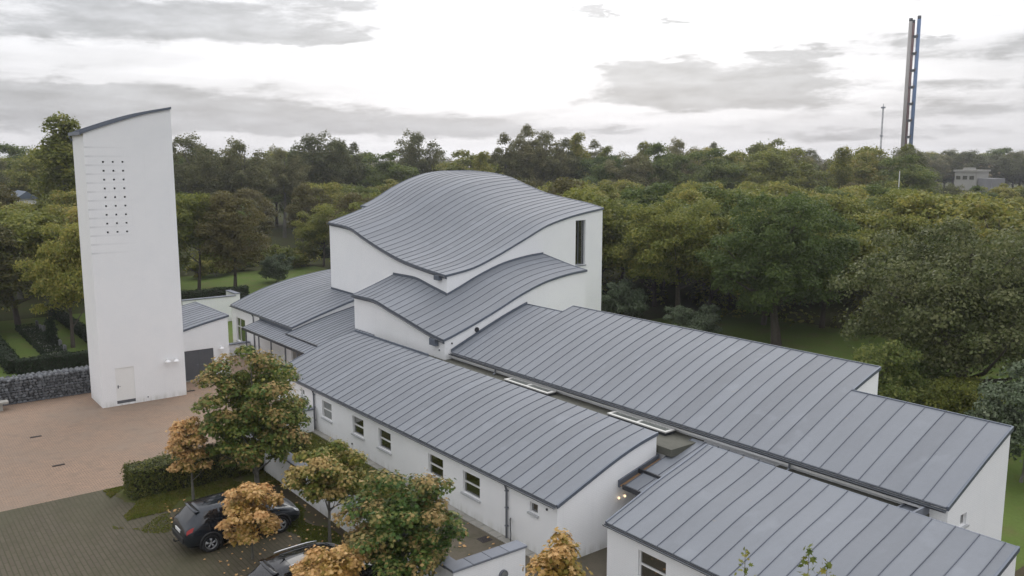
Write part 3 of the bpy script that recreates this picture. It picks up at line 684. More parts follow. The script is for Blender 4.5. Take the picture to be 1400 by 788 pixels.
wall_grid(mb, face('x-', LX0), LY0, UY0 - .01, -.1, lambda s: zlb(LX0, s) - e, (), 6); wall_grid(mb, face('y+', LY1), UX1 + .01, LX1, -.1, lambda s: zlb(s, LY1) - e, (), 6)
mb.build('lower_wall', WALL, ch)
# upper roof
rf = deck(zub, lin(UX0 - .02, UX1 + .03, 30), lin(UY0 - .03, UY1 + .03, 26), .07).build('upper_roof', TRIM, ch)
cut = cuts_of(UX0 + .0, UX1, .635)
roof_sheets(rf, zub, cut, lambda x: lin(UY0 - .06, UY1 + .05, 24), share=False)
ext = deck(zub, [UX0 - 1.03, UX0 - .03], lin(12.17, UY1 + .03, 18), .07); ext.build('roof_step', TRIM, rf)
roof_sheets(rf, zub, [UX0 - 1.0, UX0], lambda x: lin(12.14, UY1 + .05, 18), share=False)
mb = MB()
mb.sweep([(UX1 + .03, y, zub(UX1, y)) for y in lin(UY0 - .07, UY1 + .07, 26)], VERGE, (1, 0, 0))
mb.sweep([(UX0 - 1.03, y, zub(UX0, y)) for y in lin(12.1, UY1 + .07, 18)], VERGE, (-1, 0, 0)); mb.sweep([(UX0 - .01, y, zub(UX0, y)) for y in lin(UY0 - .07, 12.1, 10)], VERGE, (-1, 0, 0))
mb.sweep([(x, 12.15, zub(UX0, 12.15)) for x in (UX0 - 1.03, UX0 - .03)], VERGE, (0, -1, 0))
mb.sweep([(x, UY1 + .05, zub(x, UY1)) for x in lin(UX0 - 1.0, UX1, 26)], VERGE, (0, 1, 0)); mb.build_each('verge_trim', TRIM, rf)
gutter(rf, [(x, UY0 - .06, zub(x, UY0) - .05) for x in lin(UX0, UX1 + .02, 30)], (0, -1, 0), .07)
MB().sweep([(x, UY0 - .03, zub(x, UY0) - .08) for x in lin(UX0, UX1 + .02, 30)], [(-.01, -.13), (.03, -.13), (.03, .07), (-.01, .07)], (0, -1, 0)).build('eave_trim', TRIM, rf)
MB().bbox((UX1 - 1.05, UY0 - .26, 6.84), (UX1 - .50, UY0 - .02, 7.12), .02).build('rain_hopper', TRIM, rf)
# tall slot window in the upper side wall
w = MB()
for a, b, c, d in ((19.06, 19.11, 7.02, 9.95), (19.88, 19.93, 7.02, 9.95), (19.11, 19.88, 7.02, 7.07), (19.11, 19.88, 9.90, 9.95), (19.42, 19.46, 7.07, 9.90)): pbox(w, PUx, a, b, c, d, -.24, -.18)
w = w.build('window', PIPE, ch)
for a, b in ((19.11, 19.42), (19.46, 19.88)): p = MB(); pbox(p, PUx, a, b, 7.07, 9.90, -.22, -.21); p.build('pane', GLASS, w)
p = MB(); pbox(p, PUx, 19.0, 19.98, 6.96, 7.015, -.1, .06); p.build('sill', COPE, w)
# lower roof: front strip and side strip round the upper hall
d = deck(zlb, lin(LX0 - .02, LX1 + .03, 20), lin(LY0 - .03, UY0 - .01, 6), .07); d2 = deck(zlb, lin(UX1 + .01, LX1 + .03, 8), lin(UY0 - .01, LY1 + .03, 16), .07); d.add(d2.v, d2.f)
rf = d.build('lower_roof', TRIM, ch)
cutA = cuts_of(LX0, UX1, .62); cutB = cuts_of(UX1, LX1, .66)
roof_sheets(rf, zlb, cutA, lambda x: lin(LY0 - .06, UY0 - .01, 8), share=False)
roof_sheets(rf, zlb, cutB, lambda x: lin(LY0 - .06, LY1 + .05, 20), share=False)
mb = MB(); mb.sweep([(LX1 + .03, y, zlb(LX1, y)) for y in lin(LY0 - .07, LY1 + .07, 24)], VERGE, (1, 0, 0)); mb.sweep([(LX0 - .01, y, zlb(LX0, y)) for y in lin(LY0 - .07, UY0 - .01, 8)], VERGE, (-1, 0, 0))
mb.sweep([(x, LY1 + .05, zlb(x, LY1)) for x in lin(UX1 + .02, LX1, 8)], VERGE, (0, 1, 0)); mb.build_each('verge_trim', TRIM, rf)
MB().sweep([(x, UY0 - .01, zlb(x, UY0) + .02) for x in lin(LX0, UX1, 16)], [(-.0, -.02), (.03, -.02), (.03, .15), (-.0, .15)], (0, -1, 0)).build('wall_flashing', TRIM, rf)
MB().sweep([(UX1 + .01, y, zlb(UX1, y) + .02) for y in lin(UY0, LY1, 16)], [(-.0, -.02), (.03, -.02), (.03, .13), (-.0, .13)], (1, 0, 0)).build('side_flashing', TRIM, rf)
gutter(rf, [(x, LY0 - .06, zlb(x, LY0) - .05) for x in lin(LX0, LX1 + .02, 24)], (0, -1, 0), .07)
MB().sweep([(x, LY0 - .03, zlb(x, LY0) - .08) for x in lin(LX0, LX1 + .02, 24)], [(-.01, -.13), (.03, -.13), (.03, .07), (-.01, .07)], (0, -1, 0)).build('eave_trim', TRIM, rf)
MB().bbox((-17.55, LY0 - .26, 3.98), (-16.95, LY0 - .02, 4.36), .02).build('rain_hopper', TRIM, rf)
vent(ch, face('x+', LX1), 8.31, 4.69, .14); vent(ch, face('x+', LX1), 6.68, 4.14, .05); vent(ch, face('y-', LY0), -16.9, 3.75, .05, COPE)

# ------------------------------------------------------------------ entrance hall and its porch roofs
eh = thing('entrance_hall', 'low white hall with a curved zinc roof between the tower and the church', 'building', (-36, 8, 0))
EHP = spline([(4.0, 3.05), (5.2, 3.55), (6.5, 4.03), (8.0, 4.43), (9.04, 4.65), (12.2, 5.08), (13.2, 5.14)])
EX0, EX1 = -42.2, -31.07
EHR = spline([(4.0, 3.05), (6.5, 3.84), (9.04, 4.52), (13.2, 5.1)])
def zeh(x, y):
    t = min(max((x - EX0) / (EX1 - EX0), 0), 1); return EHP(y) * (1 - t) + EHR(y) * t
mb = MB(); PE = face('y-', 4.0)
wall_grid(mb, PE, EX0, EX1, -.1, 3.03, [(-41.35, -39.55, .48, 2.28)], 1, .12)
wall_grid(mb, face('x+', EX1), 4.0, 9.03, -.1, lambda s: EHR(s) - .02, (), 10); wall_grid(mb, face('x-', EX0), 4.0, 13.2, -.1, lambda s: EHP(s) - .02, (), 14)
wall_grid(mb, face('y+', 13.2), EX0, UX0 - .01, -.1, 5.07)
mb.build('wall', WALL, eh)
window(eh, PE, -41.35, -39.55, .48, 2.28, (.62,), (.38,), fw=.07)
d = deck(zeh, lin(EX0 - .02, UX0 - .01, 6), lin(3.98, 13.22, 16), .07); d2 = deck(zeh, lin(UX0 - .01, EX1 + .02, 6), lin(3.98, 9.03, 10), .07); d.add(d2.v, d2.f)
rf = d.build('roof', TRIM, eh)
cut = cuts_of(EX0, UX0, .6) + cuts_of(UX0, EX1, .6)[1:]
roof_sheets(rf, zeh, cut, lambda x: lin(3.95, 13.23, 16) if x < UX0 else lin(3.95, 9.02, 10), share=False)
mb = MB(); mb.sweep([(EX1 + .02, y, EHR(y)) for y in lin(3.95, 9.02, 10)], VERGE, (1, 0, 0)); mb.sweep([(EX0 - .02, y, EHP(y)) for y in lin(3.95, 13.25, 14)], VERGE, (-1, 0, 0)); mb.build_each('verge_trim', TRIM, rf)
gutter(eh, [(EX0 - .02, 3.955, 3.0), (EX1 + .02, 3.955, 3.0)], (0, -1, 0), .055)
MB().tube([(-37.7, 3.86, 2.95), (-37.7, 3.93, 2.8), (-37.7, 3.94, 1.1), (-37.7, 3.94, .02)], .045, 8).build('downpipe', PIPE, eh)
MB().sweep([(x, UY0 - .005, zeh(x, UY0) + .02) for x in (UX0, EX1)], [(0, 0), (.03, 0), (.03, .14), (0, .14)], (0, -1, 0)).build('wall_flashing', TRIM, rf)

MB().box((EX0 + .1, 4.2, 0), (EX1 - .1, 9.0, .03)).box((EX0 + .1, 6.0, .03), (EX1 - .1, 6.05, 2.9)).build('inner_wall', INNER, eh)
po = thing('entrance_porch', 'two-level zinc porch roof over the glazed entrance, behind the big green and orange maple', 'porch', (-30, 4, 0))
zp1 = lambda x, y: 2.36 + .30 * (y - 2.7)
PU = spline([(3.60, 2.68), (5, 3.10), (7, 3.62), (9.04, 4.05)]); zp2 = lambda x, y: PU(y)
d = deck(zp1, [-36.4, -24.03], lin(2.7, 3.97, 3), .07); rf = d.build('lower_roof', TRIM, po)
roof_sheets(rf, zp1, cuts_of(-36.4, -24.05, .42), lambda x: lin(2.68, 3.96, 4))
MB().sweep([(-36.42, 2.67, 2.35), (-24.04, 2.67, 2.35)], EAVE, (0, -1, 0)).sweep([(-36.42, y, zp1(0, y)) for y in (2.68, 3.96)], EAVE, (-1, 0, 0)).build_each('eave_trim', DARK, rf)
MB().box((-36.5, 3.92, 2.72), (-31.1, 3.985, 2.93)).build('wall_flashing', TRIM, rf)
d = deck(zp2, [-31.04, -26.62], lin(3.58, 9.0, 10), .07); d2 = deck(zp2, [-26.62, -24.03], lin(3.58, 6.18, 6), .07); d.add(d2.v, d2.f); rf = d.build('upper_roof', TRIM, po)
roof_sheets(rf, zp2, cuts_of(-31.0, -26.64, .42), lambda x: lin(3.56, 9.0, 10)); roof_sheets(rf, zp2, cuts_of(-26.60, -24.05, .42), lambda x: lin(3.56, 6.18, 6), seed=4)
MB().sweep([(-31.0, 3.55, 2.68), (-24.04, 3.55, 2.68)], EAVE, (0, -1, 0)).build_each('eave_trim', DARK, rf)
MB().sweep([(-31.02, y, PU(y) + .03) for y in lin(3.56, 9.0, 8)], [(0, -.03), (.04, -.03), (.04, .05), (0, .05)], (1, 0, 0)).build('side_flashing', TRIM, rf)
for xx in (-36.2, -33.9, -31.8, -29.5, -27.7, -25.6): MB().tube([(xx, 2.82, 0), (xx, 2.82, 2.33)], .05, 10).build('post', PIPE, po)
PP = face('y-', 3.68)
mb = MB(); wall_grid(mb, PP, -31.04, -24.03, 0, 2.62, [(-30.6, -29.0, .05, 2.2), (-28.6, -27.0, .05, 2.2), (-26.4, -24.8, .05, 2.2)]); mb.build('wall', WALL, po)
for a, b in ((-30.6, -29.0), (-28.6, -27.0), (-26.4, -24.8)): window(po, PP, a, b, .05, 2.2, (), (.5,), GLASSP, False, name='glazed_door')

# ------------------------------------------------------------------ bell tower
tw = thing('bell_tower', 'tall plain white bell tower with three columns of small square sound holes', 'tower', (-31.4, -5.5, 0))
TX0, TX1, TY0, TY1 = -32.83, -30.02, -7.83, -3.21
TWP = spline([(-7.83, 15.33), (-6.83, 15.70), (-5.68, 16.10), (-4.51, 16.45), (-3.21, 16.74)])
PT = face('x+', TX1)
hy = (-6.93, -6.43, -5.93); hs = .085
holes = [(y - hs / 2 - .01, y + hs / 2 + .01, 9.87 + .481 * r - .05, 9.87 + .481 * r + .05) for r in range(9) for y in hy]
mb = MB(); wall_grid(mb, PT, TY0, TY1, -.1, lambda s: TWP(s) - .02, holes + [(-7.06, -6.06, .10, 2.17)], 12, .10)
wall_grid(mb, face('y-', TY0), TX0, TX1, -.1, TWP(TY0) - .02); wall_grid(mb, face('y+', TY1), TX0, TX1, -.1, TWP(TY1) - .02); wall_grid(mb, face('x-', TX0), TY0, TY1, -.1, lambda s: TWP(s) - .02, (), 12)
mb.build('wall', WALL_T, tw)
for a, b, c, d in holes:
    q = MB(); pbox(q, PT, a, b, c, d, -.13, -.10); q.build('sound_hole', DARK, tw)
dm = MB(); pbox(dm, PT, -7.06, -6.06, .28, 2.17, -.07, -.03)
dr = dm.build('door', mat('white_door_paint', (.78, .78, .76), .5, noise=(2, .05)), tw)
q = MB(); pbox(q, PT, -7.06, -6.06, .105, .275, -.07, -.028); q.build('kick_plate', GREYDOOR, dr)
q = MB(); q.tube([PT(-6.95, 1.12, -.03), PT(-6.95, 1.12, .03), PT(-6.83, 1.12, .035)], .012, 8); pbox(q, PT, -6.98, -6.92, 1.0, 1.18, -.03, -.02); q.build('handle', PIPE, dr)
zt = lambda x, y: TWP(y)
rf = deck(zt, [TX0 - .14, TX1 + .05], lin(TY0 - .12, TY1 + .02, 14), .07).build('roof', TRIM, tw)
roof_sheets(rf, zt, cuts_of(TX0 - .12, TX1 + .03, .6), lambda x: lin(TY0 - .14, TY1 + .03, 12))
mb = MB(); mb.sweep([(TX1 + .05, y, TWP(y)) for y in lin(TY0 - .16, TY1 + .03, 14)], VERGE, (1, 0, 0)); mb.sweep([(TX0 - .14, y, TWP(y)) for y in lin(TY0 - .16, TY1 + .03, 14)], VERGE, (-1, 0, 0))
mb.sweep([(TX0 - .14, TY0 - .13, TWP(TY0 - .13)), (TX1 + .05, TY0 - .13, TWP(TY0 - .13))], EAVE, (0, -1, 0)); mb.build_each('verge_trim', TRIM, rf)
MB().tube([(TX0 + .2, TY0 - .2, 15.1), (TX0 + .2, TY0 - .05, 14.9)], .05, 8).build('rain_spout', TRIM, tw)
pm = MB(); pbox(pm, PT, -5.42, -5.36, .22, .28, 0, .03); pm.build('socket', DARK, tw)
wall_lamp(PT, -4.23, 2.28, 'left of two white dome lamps low on the tower front', 'wall lamps on the tower')
wall_lamp(PT, -3.77, 2.26, 'right of two white dome lamps low on the tower front', 'wall lamps on the tower')

# outbuilding with the grey double door
sh = thing('outbuilding', 'small white outbuilding with a grey double door and sloping zinc roof beside the tower', 'building', (-36, -1.3, 0))
SX0, SX1, SY0, SY1 = -39.6, -33.05, -3.15, .50
SHP = spline([(-3.2, 3.07), (-2.31, 3.30), (-1.0, 3.62), (.52, 3.93)])
PS = face('x+', SX1)
mb = MB(); wall_grid(mb, PS, SY0, SY1, -.1, lambda s: SHP(s) - .02, [(-2.36, -.50, .0, 1.96)], 8, .12)
wall_grid(mb, face('y-', SY0), SX0, SX1, -.1, 3.05); wall_grid(mb, face('y+', SY1), SX0, SX1, -.1, 3.90); wall_grid(mb, face('x-', SX0), SY0, SY1, -.1, lambda s: SHP(s) - .02, (), 8)
mb.build('wall', WALL, sh)
for a, b in ((-2.36, -1.435), (-1.425, -.50)):
    q = MB(); pbox(q, PS, a, b, .03, 1.96, -.12, -.07)
    n = 5
    for k in range(n): pbox(q, PS, a + (b - a) * k / n + .008, a + (b - a) * (k + 1) / n - .008, .06, 1.92, -.07, -.058)
    dr = q.build('door', GREYDOOR, sh)
    hy_ = b - .08 if a < -2 else a + .08
    q = MB(); q.tube([PS(hy_, 1.0, -.06), PS(hy_, 1.0, .0), PS(hy_ + (-.1 if a < -2 else .1), 1.0, .005)], .012, 8); q.build('handle', PIPE, dr)
q = MB(); pbox(q, PS, -2.42, -.44, -.02, .06, -.05, .12); q.build('threshold', CONC, sh)
zs = lambda x, y: SHP(y)
rf = deck(zs, [SX0 - .03, SX1 + .03], lin(SY0, SY1 + .04, 8), .07).build('roof', TRIM, sh)
roof_sheets(rf, zs, cuts_of(SX0, SX1, .6), lambda x: lin(SY0, SY1 + .05, 8))
mb = MB(); mb.sweep([(SX1 + .03, y, SHP(y)) for y in lin(SY0, SY1 + .05, 8)], VERGE, (1, 0, 0)); mb.sweep([(SX0, SY1 + .05, SHP(SY1)), (SX1 + .03, SY1 + .05, SHP(SY1))], VERGE, (0, 1, 0)); mb.build_each('verge_trim', TRIM, rf)
wall_lamp(PS, -.06, 1.97, 'white dome lamp right of the grey double door', None)

# ------------------------------------------------------------------ garden walls
def wall_y(label, x0, x1, y0, y1, h, n, cname='coping', joint=True, x_over=.05):
    t = thing('garden_wall', label, 'wall', ((x0 + x1) / 2, (y0 + y1) / 2, 0))
    mb = MB().box((x0, y0, -.1), (x1, y1, h - .06)); mb.build('wall', WALL, t)
    lx = (x1 - x0) > (y1 - y0); L = (x1 - x0) if lx else (y1 - y0)
    for k in range(n):
        a, b = k / n * L, (k + 1) / n * L; c = MB()
        e0 = -x_over if k == 0 else .006; e1 = x_over if k == n - 1 else -.006
        if lx: c.bbox((x0 + a + e0, y0 - .05, h - .06), (x0 + b + e1, y1 + .05, h + .012), .012)
        else: c.bbox((x0 - .05, y0 + a + e0, h - .06), (x1 + .05, y0 + b + e1, h + .012), .012)
        c.build(cname, COPE, t)
    return t
wall_y('long low white courtyard wall with grey coping beside the parked cars', -18.86, -.18, -4.45, -4.02, 1.30, 19)
wall_y('white wall stub with grey coping and round lamp, closing the courtyard on the right', -.17, .28, -4.45, -1.62, 1.33, 4)
wall_y('white cross wall at the far end of the courtyard, behind the maple crown', -19.30, -18.88, -4.45, -.22, 1.22, 5)
wall_y('low white wall with grey coping before the entrance hall window', -38.9, -38.55, .52, 3.9, .85, 4)
wall_y('white churchyard wall with dark coping behind the outbuilding', -52.3, -51.9, 3.3, 7.8, 2.2, 5)
wall_y('short far white wall stub peeping over the curved entrance roof', -56.0, -53.6, 8.4, 8.8, 2.1, 3)
t = thing('bulkhead_lamp', 'round grey bulkhead lamp on the white wall stub', 'lamp', (.28, -2.6, .62))
c = (.28, -2.55, .62)
MB().tube([c, (.36, -2.55, .62)], .16, 18).build('housing', PIPE, t); MB().tube([(.36, -2.55, .62), (.385, -2.55, .62)], .11, 18).build('lens', GLASSP, t)
mb = MB(); mb.box((.385, -2.66, .61), (.40, -2.44, .63)); mb.build('guard_bar', PIPE, t)
for x, y, lb, w_ in ((-26.66, -11.7, 'rusty drain grate in the plaza, farther from the hedge', (.16, .5)), (-21.42, -11.6, 'rusty drain grate in the plaza, nearer the parking rows', (.16, .5)), (-30.7, -2.75, 'small dark drain grate before the grey double door', (.22, .45)), (-3.2, -.75, 'square dark manhole cover in the courtyard gravel', (.45, .45))):
    t = thing('drain_grate', lb, 'drain', (x, y, 0))
    MB().box((x - w_[0] / 2, y - w_[1] / 2, .001), (x + w_[0] / 2, y + w_[1] / 2, .022)).build('frame', mat('rusty_iron', (.045, .03, .022), .8, .3, noise=(20, .3)), t)
    mb = MB(); n = 7
    for k in range(n): yy = y - w_[1] / 2 + .03 + (w_[1] - .06) * k / (n - 1); mb.box((x - w_[0] / 2 + .02, yy - .012, .022), (x + w_[0] / 2 - .02, yy + .012, .03))
    mb.build('bars', DARK, t)

# gabion wall: wire cage with stones
rng = random.Random(5)
gb = thing('gabion_wall', 'grey stone gabion wall running left from the foot of the tower', 'wall', (-34.4, -11, 0))
STM = mat('gabion_stone', (.135, .142, .150), .85, noise=(5, .7), bump=(12, .03), tint=.55)
stones = []
for k in range(9):
    bm = bmesh.new(); bmesh.ops.create_icosphere(bm, subdivisions=1, radius=.5)
    for v in bm.verts: v.co *= 1 + rng.uniform(-.28, .22); v.co.x *= rng.uniform(.8, 1.1)
    me = bpy.data.meshes.new('gabion_stone'); bm.to_mesh(me); bm.free(); me.materials.append(STM); stones.append(me)
GX, GH = -33.98, 1.46
y = -7.95
cells = []
row_h = .19
for r in range(9):
    y = -6.4
    while y > -15.2:
        w_ = rng.uniform(.12, .30); cells.append((GX - .10, y - w_ / 2, -.02 + r * .163 + .09, w_, .18)); y -= w_ * .93
for r in range(3):
    y = -6.4
    while y > -15.2:
        w_ = rng.uniform(.2, .34); cells.append((GX - .30 - r * .26, y - w_ / 2, GH - .06, w_, .26)); y -= w_ * .95
cells.sort(key=lambda c: (c[1] > -7.3, -c[1])); big = cells[:298]; rest = cells[298:]
for cx, cy, cz, w_, h_ in big:
    o = link('stone', stones[rng.randrange(9)], gb, (cx, cy, cz)); o.scale = (w_ * 1.12, w_ * 1.12, h_ * 1.15); o.rotation_euler = (rng.uniform(-.3, .3), rng.uniform(-.3, .3), rng.uniform(0, 6.28))
mb = MB()
for cx, cy, cz, w_, h_ in rest:
    me = stones[rng.randrange(9)]; mb.add([(cx + v.co.x * w_ * 1.1, cy + v.co.y * w_ * 1.1, cz + v.co.z * h_ * 1.15) for v in me.vertices], [tuple(p.vertices) for p in me.polygons])
tag(mb.build('stones', STM, gb), kind='stuff')
MB().box((GX - .98, -15.2, .0), (GX - .16, -6.3, GH - .14)).build('stone_core', mat('gabion_core', (.05, .052, .055), .9), gb)
mb = MB()
for yy in lin(-15.2, -6.3, 7):
    mb.tube([(GX + .03, yy, 0), (GX + .03, yy, GH + .06), (GX - 1.0, yy, GH + .06)], .012, 5)
for zz in (.05, .75, GH + .06): mb.tube([(GX + .03, -15.2, zz), (GX + .03, -6.3, zz)], .012, 5)
mb.build('wire_cage', PIPE, gb)
t = thing('stone_bench', 'grey stone slab bench in front of the gabion wall', 'bench', (-33.0, -12.9, 0))
MB().bbox((-33.3, -13.9, .40), (-32.75, -12.05, .52), .02).build('seat', CONC, t)
for yy in (-12.45, -13.6): MB().bbox((-33.2, yy - .11, 0), (-32.85, yy + .11, .40), .015).build('leg', CONC, t)

# ------------------------------------------------------------------ vegetation
def leaf_mat(name, c1, c2, c3, turned=None, nscale=.5, trans=.42, gloss=.2):
    """c1..c3 leaf colours mixed per leaf and per bough; turned = colour reached where the 'turn' attribute is 1"""
    m = bpy.data.materials.new(name); m.use_nodes = True; N = NT(m.node_tree)
    g = N.n('ShaderNodeNewGeometry'); tco = N.n('ShaderNodeTexCoord'); oi = N.n('ShaderNodeObjectInfo')
    nz = N.n('ShaderNodeTexNoise', i_Scale=nscale, i_Detail=3.0, i_Roughness=.6); N.l(tco.outputs['Object'], nz.inputs['Vector'])
    f = N.m('ADD', N.m('MULTIPLY', g.outputs['Random Per Island'], .55), N.m('MULTIPLY', N.m('SUBTRACT', nz.outputs['Fac'], .3), 1.0))
    f = N.m('ADD', f, N.m('MULTIPLY', N.m('SUBTRACT', oi.outputs['Random'], .5), .45), clamp=True)
    rp = N.n('ShaderNodeValToRGB'); rp.color_ramp.elements[0].color = (*c1, 1); rp.color_ramp.elements[1].color = (*c3, 1); rp.color_ramp.elements[0].position = .15; rp.color_ramp.elements[1].position = .95
    e = rp.color_ramp.elements.new(.55); e.color = (*c2, 1); N.l(f, rp.inputs[0]); col = rp.outputs[0]
    if turned:
        at = N.n('ShaderNodeAttribute', attribute_name='turn')
        tf = N.m('ADD', at.outputs['Fac'], N.m('MULTIPLY', N.m('SUBTRACT', g.outputs['Random Per Island'], .5), .5))
        r2 = N.mix(g.outputs['Random Per Island'], turned[0], turned[1])
        col = N.mix(N.ss(tf, .3, .75), col, r2)
    b = N.n('ShaderNodeBsdfPrincipled'); N.l(col, b.inputs['Base Color']); b.inputs['Roughness'].default_value = .5; b.inputs['Specular IOR Level'].default_value = gloss
    tr = N.n('ShaderNodeBsdfTranslucent'); N.l(col, tr.inputs['Color'])
    mx = N.n('ShaderNodeMixShader'); mx.inputs[0].default_value = trans; N.l(b.outputs[0], mx.inputs[1]); N.l(tr.outputs[0], mx.inputs[2])
    o = N.n('ShaderNodeOutputMaterial'); N.l(mx.outputs[0], o.inputs[0])
    return m
BARK = mat('bark', (.075, .062, .05), .95, noise=(6, .5), bump=(14, .03))
BARKG = mat('bark_grey', (.13, .125, .105), .95, noise=(5, .5), bump=(14, .03))
LEAF_D = np.array([(0, -.5, 0), (.33, -.05, .07), (0, .5, 0), (-.33, -.05, .07)])
_a = np.array([-90, -50, -18, 8, 38, 60, 90, 120, 142, 172, 198, 230]) * math.pi / 180
_r = np.array([.42, .27, .50, .27, .56, .28, .62, .28, .56, .27, .50, .27])
LEAF_M = np.stack([np.cos(_a) * _r, np.sin(_a) * _r, .09 * np.abs(np.cos(_a))], -1)
def leaves(rg, cen, nrm, size, shape):
    n = len(cen); nrm = nrm / np.maximum(np.linalg.norm(nrm, axis=1, keepdims=True), 1e-6)
    t = rg.normal(size=(n, 3)); t -= nrm * (t * nrm).sum(1, keepdims=True); t /= np.maximum(np.linalg.norm(t, axis=1, keepdims=True), 1e-6)
    b = np.cross(nrm, t); s = (size * rg.uniform(.5, 1.35, n))[:, None]
    out = cen[:, None, :] + s[:, None] * (shape[None, :, 0:1] * t[:, None] + shape[None, :, 1:2] * b[:, None] + shape[None, :, 2:3] * nrm[:, None])
    return out.reshape(-1, 3)
def crown(rg, R_, zc, rz, ncl, nl, clump, size, shape=LEAF_D, shell=.5, conic=0.0, up=.35, fill=.3, squash=.75):
    """returns leaf verts, clump centres and a per-leaf outer/upper measure"""
    C_ = []; tries = 0
    while len(C_) < ncl and tries < 6000:
        tries += 1
        d = rg.normal(size=3); d /= np.linalg.norm(d); r = rg.uniform(0, 1) ** shell
        p = d * r
        w = 1 - conic * (p[2] * .5 + .5)
        q = np.array([p[0] * R_ * w, p[1] * R_ * w, zc + p[2] * rz])
        if all(np.linalg.norm((q - c) / np.array([1, 1, .8])) > clump * R_ * .62 for c in C_): C_.append(q)
    C_ = np.array(C_); V = []; T = []
    for c in C_:
        cr = clump * R_ * rg.uniform(.7, 1.25); k = int(nl * rg.uniform(.7, 1.3))
        d = rg.normal(size=(k, 3)); d /= np.linalg.norm(d, axis=1, keepdims=True)
        d[:, 2] = np.where(d[:, 2] < -.35, -d[:, 2] * .6, d[:, 2])
        rr = rg.uniform(.35, 1.0, k) ** .5
        p = c + d * (cr * rr)[:, None] * np.array([1, 1, squash])
        # ragged outline: some leaves stray on twigs
        st = rg.uniform(0, 1, k) < .12; p[st] += d[st] * cr * rg.uniform(.1, .45, st.sum())[:, None]
        nrm = d * 1.0 + np.array([0, 0, up]) + rg.normal(size=(k, 3)) * (.75 if up < .6 else .5)
        V.append(leaves(rg, p, nrm, size, shape))
        outer = np.clip(np.linalg.norm((p - np.array([0, 0, zc])) / np.array([R_, R_, rz]), axis=1), 0, 1.3)
        T.append(.55 * outer + .35 * (d[:, 2] * .5 + .5) + .25 * rg.uniform(-1, 1) )
    # loose twigs between the boughs: soft, continuous outline
    k = int(ncl * nl * fill)
    if k:
        i = rg.integers(0, len(C_), k); j = rg.integers(0, len(C_), k); dd = np.linalg.norm((C_[i] - C_[j]), axis=1)
        ok = dd < R_ * 1.0; f = rg.uniform(0, 1, (k, 1)); p = (C_[i] * f + C_[j] * (1 - f))[ok]
        o_ = (p - np.array([0, 0, zc])) / np.array([R_, R_, rz]); n_ = np.linalg.norm(o_, axis=1, keepdims=True); d = o_ / np.maximum(n_, .05)
        p = p + d * np.array([R_, R_, rz]) * rg.uniform(.0, .16, (len(p), 1)) + rg.normal(size=p.shape) * clump * R_ * .22
        V.append(leaves(rg, p, d + np.array([0, 0, up]) + rg.normal(size=p.shape) * .75, size, shape)); T.append(.55 * n_[:, 0] + .2 + .25 * rg.uniform(-1, 1, len(p)))
    return np.concatenate(V), C_, np.concatenate(T)
def trunk_mb(rg, h0, r0, cl, top, n_limb=8, sides=7, lean=.04, forks=1):
    mb = MB()
    px_, py_ = rg.normal(size=2) * lean * top
    st = [(0, 0, -.1), (px_ * .2, py_ * .2, h0 * .5), (px_ * .5, py_ * .5, h0), (px_ * .8, py_ * .8, h0 + (top - h0) * .5), (px_, py_, top * .95)]
    mb.tube(st, [r0 * 1.25, r0, r0 * .8, r0 * .42, r0 * .1], sides)
    if len(cl):
        idx = rg.permutation(len(cl))[:n_limb]
        for i in idx:
            c = cl[i]; zb = min(max(h0 * .75, c[2] - abs(c[0]) * .8 - .3), top * .7); t = zb / top
            b = Vector((px_ * t, py_ * t, zb)); e = Vector(c); m_ = b.lerp(e, .5) + Vector((0, 0, (e - b).length * -.08)); 
            mb.tube([b, m_, e], [r0 * .38, r0 * .24, r0 * .06], max(5, sides - 2))
    return mb
PROTO = {}
def proto(key, seed, m, bark, R_, top, base, ncl, nl, clump, size, **kw):
    rg = np.random.default_rng(seed); zc = (top + base) / 2; rz = (top - base) / 2
    n_limb = kw.pop('n_limb', 9); r0 = kw.pop('r0', top * .018)
    V, cl, T = crown(rg, R_, zc, rz * .92, ncl, nl, clump, size, **kw)
    cm = np_mesh('crown', V, kw.get('shape', LEAF_D).shape[0], m)
    tm = trunk_mb(rg, base * 1.05, r0, cl, top * .9, n_limb).mesh('trunk', bark)
    PROTO[key] = (tm, cm, top)
    return PROTO[key]
OL1 = leaf_mat('leaves_olive', (0.130, 0.156, 0.033), (0.222, 0.236, 0.050), (0.383, 0.333, 0.084), nscale=.45)
OL2 = leaf_mat('leaves_dark', (0.083, 0.122, 0.035), (0.137, 0.179, 0.045), (0.249, 0.261, 0.075), nscale=.45)
OL3 = leaf_mat('leaves_yellowing', (0.149, 0.176, 0.041), (0.250, 0.248, 0.059), (0.375, 0.295, 0.087), nscale=.5)
OL4 = leaf_mat('leaves_brown', (0.086, 0.092, 0.029), (0.139, 0.124, 0.041), (0.174, 0.149, 0.059), nscale=.5)
OL5 = leaf_mat('leaves_silver', (0.079, 0.109, 0.057), (0.118, 0.150, 0.086), (0.185, 0.210, 0.133), nscale=.6, trans=.15)
OL6 = leaf_mat('leaves_poplar', (0.102, 0.117, 0.052), (0.169, 0.172, 0.074), (0.287, 0.254, 0.121), nscale=.4)
proto('olive', 11, OL1, BARK, 4.3, 10.5, 2.2, 69, 283, .27, 0.29)
proto('olive2', 12, OL1, BARK, 4.6, 11.5, 2.0, 79, 270, .25, 0.29, shell=.6)
proto('dark', 13, OL2, BARK, 4.0, 11.5, 1.6, 72, 283, .27, 0.27)
proto('yellow', 14, OL3, BARK, 4.0, 10.5, 2.0, 66, 283, .26, 0.29)
proto('yellow2', 15, OL3, BARKG, 3.6, 11.0, 2.2, 63, 256, .26, 0.27, conic=.3)
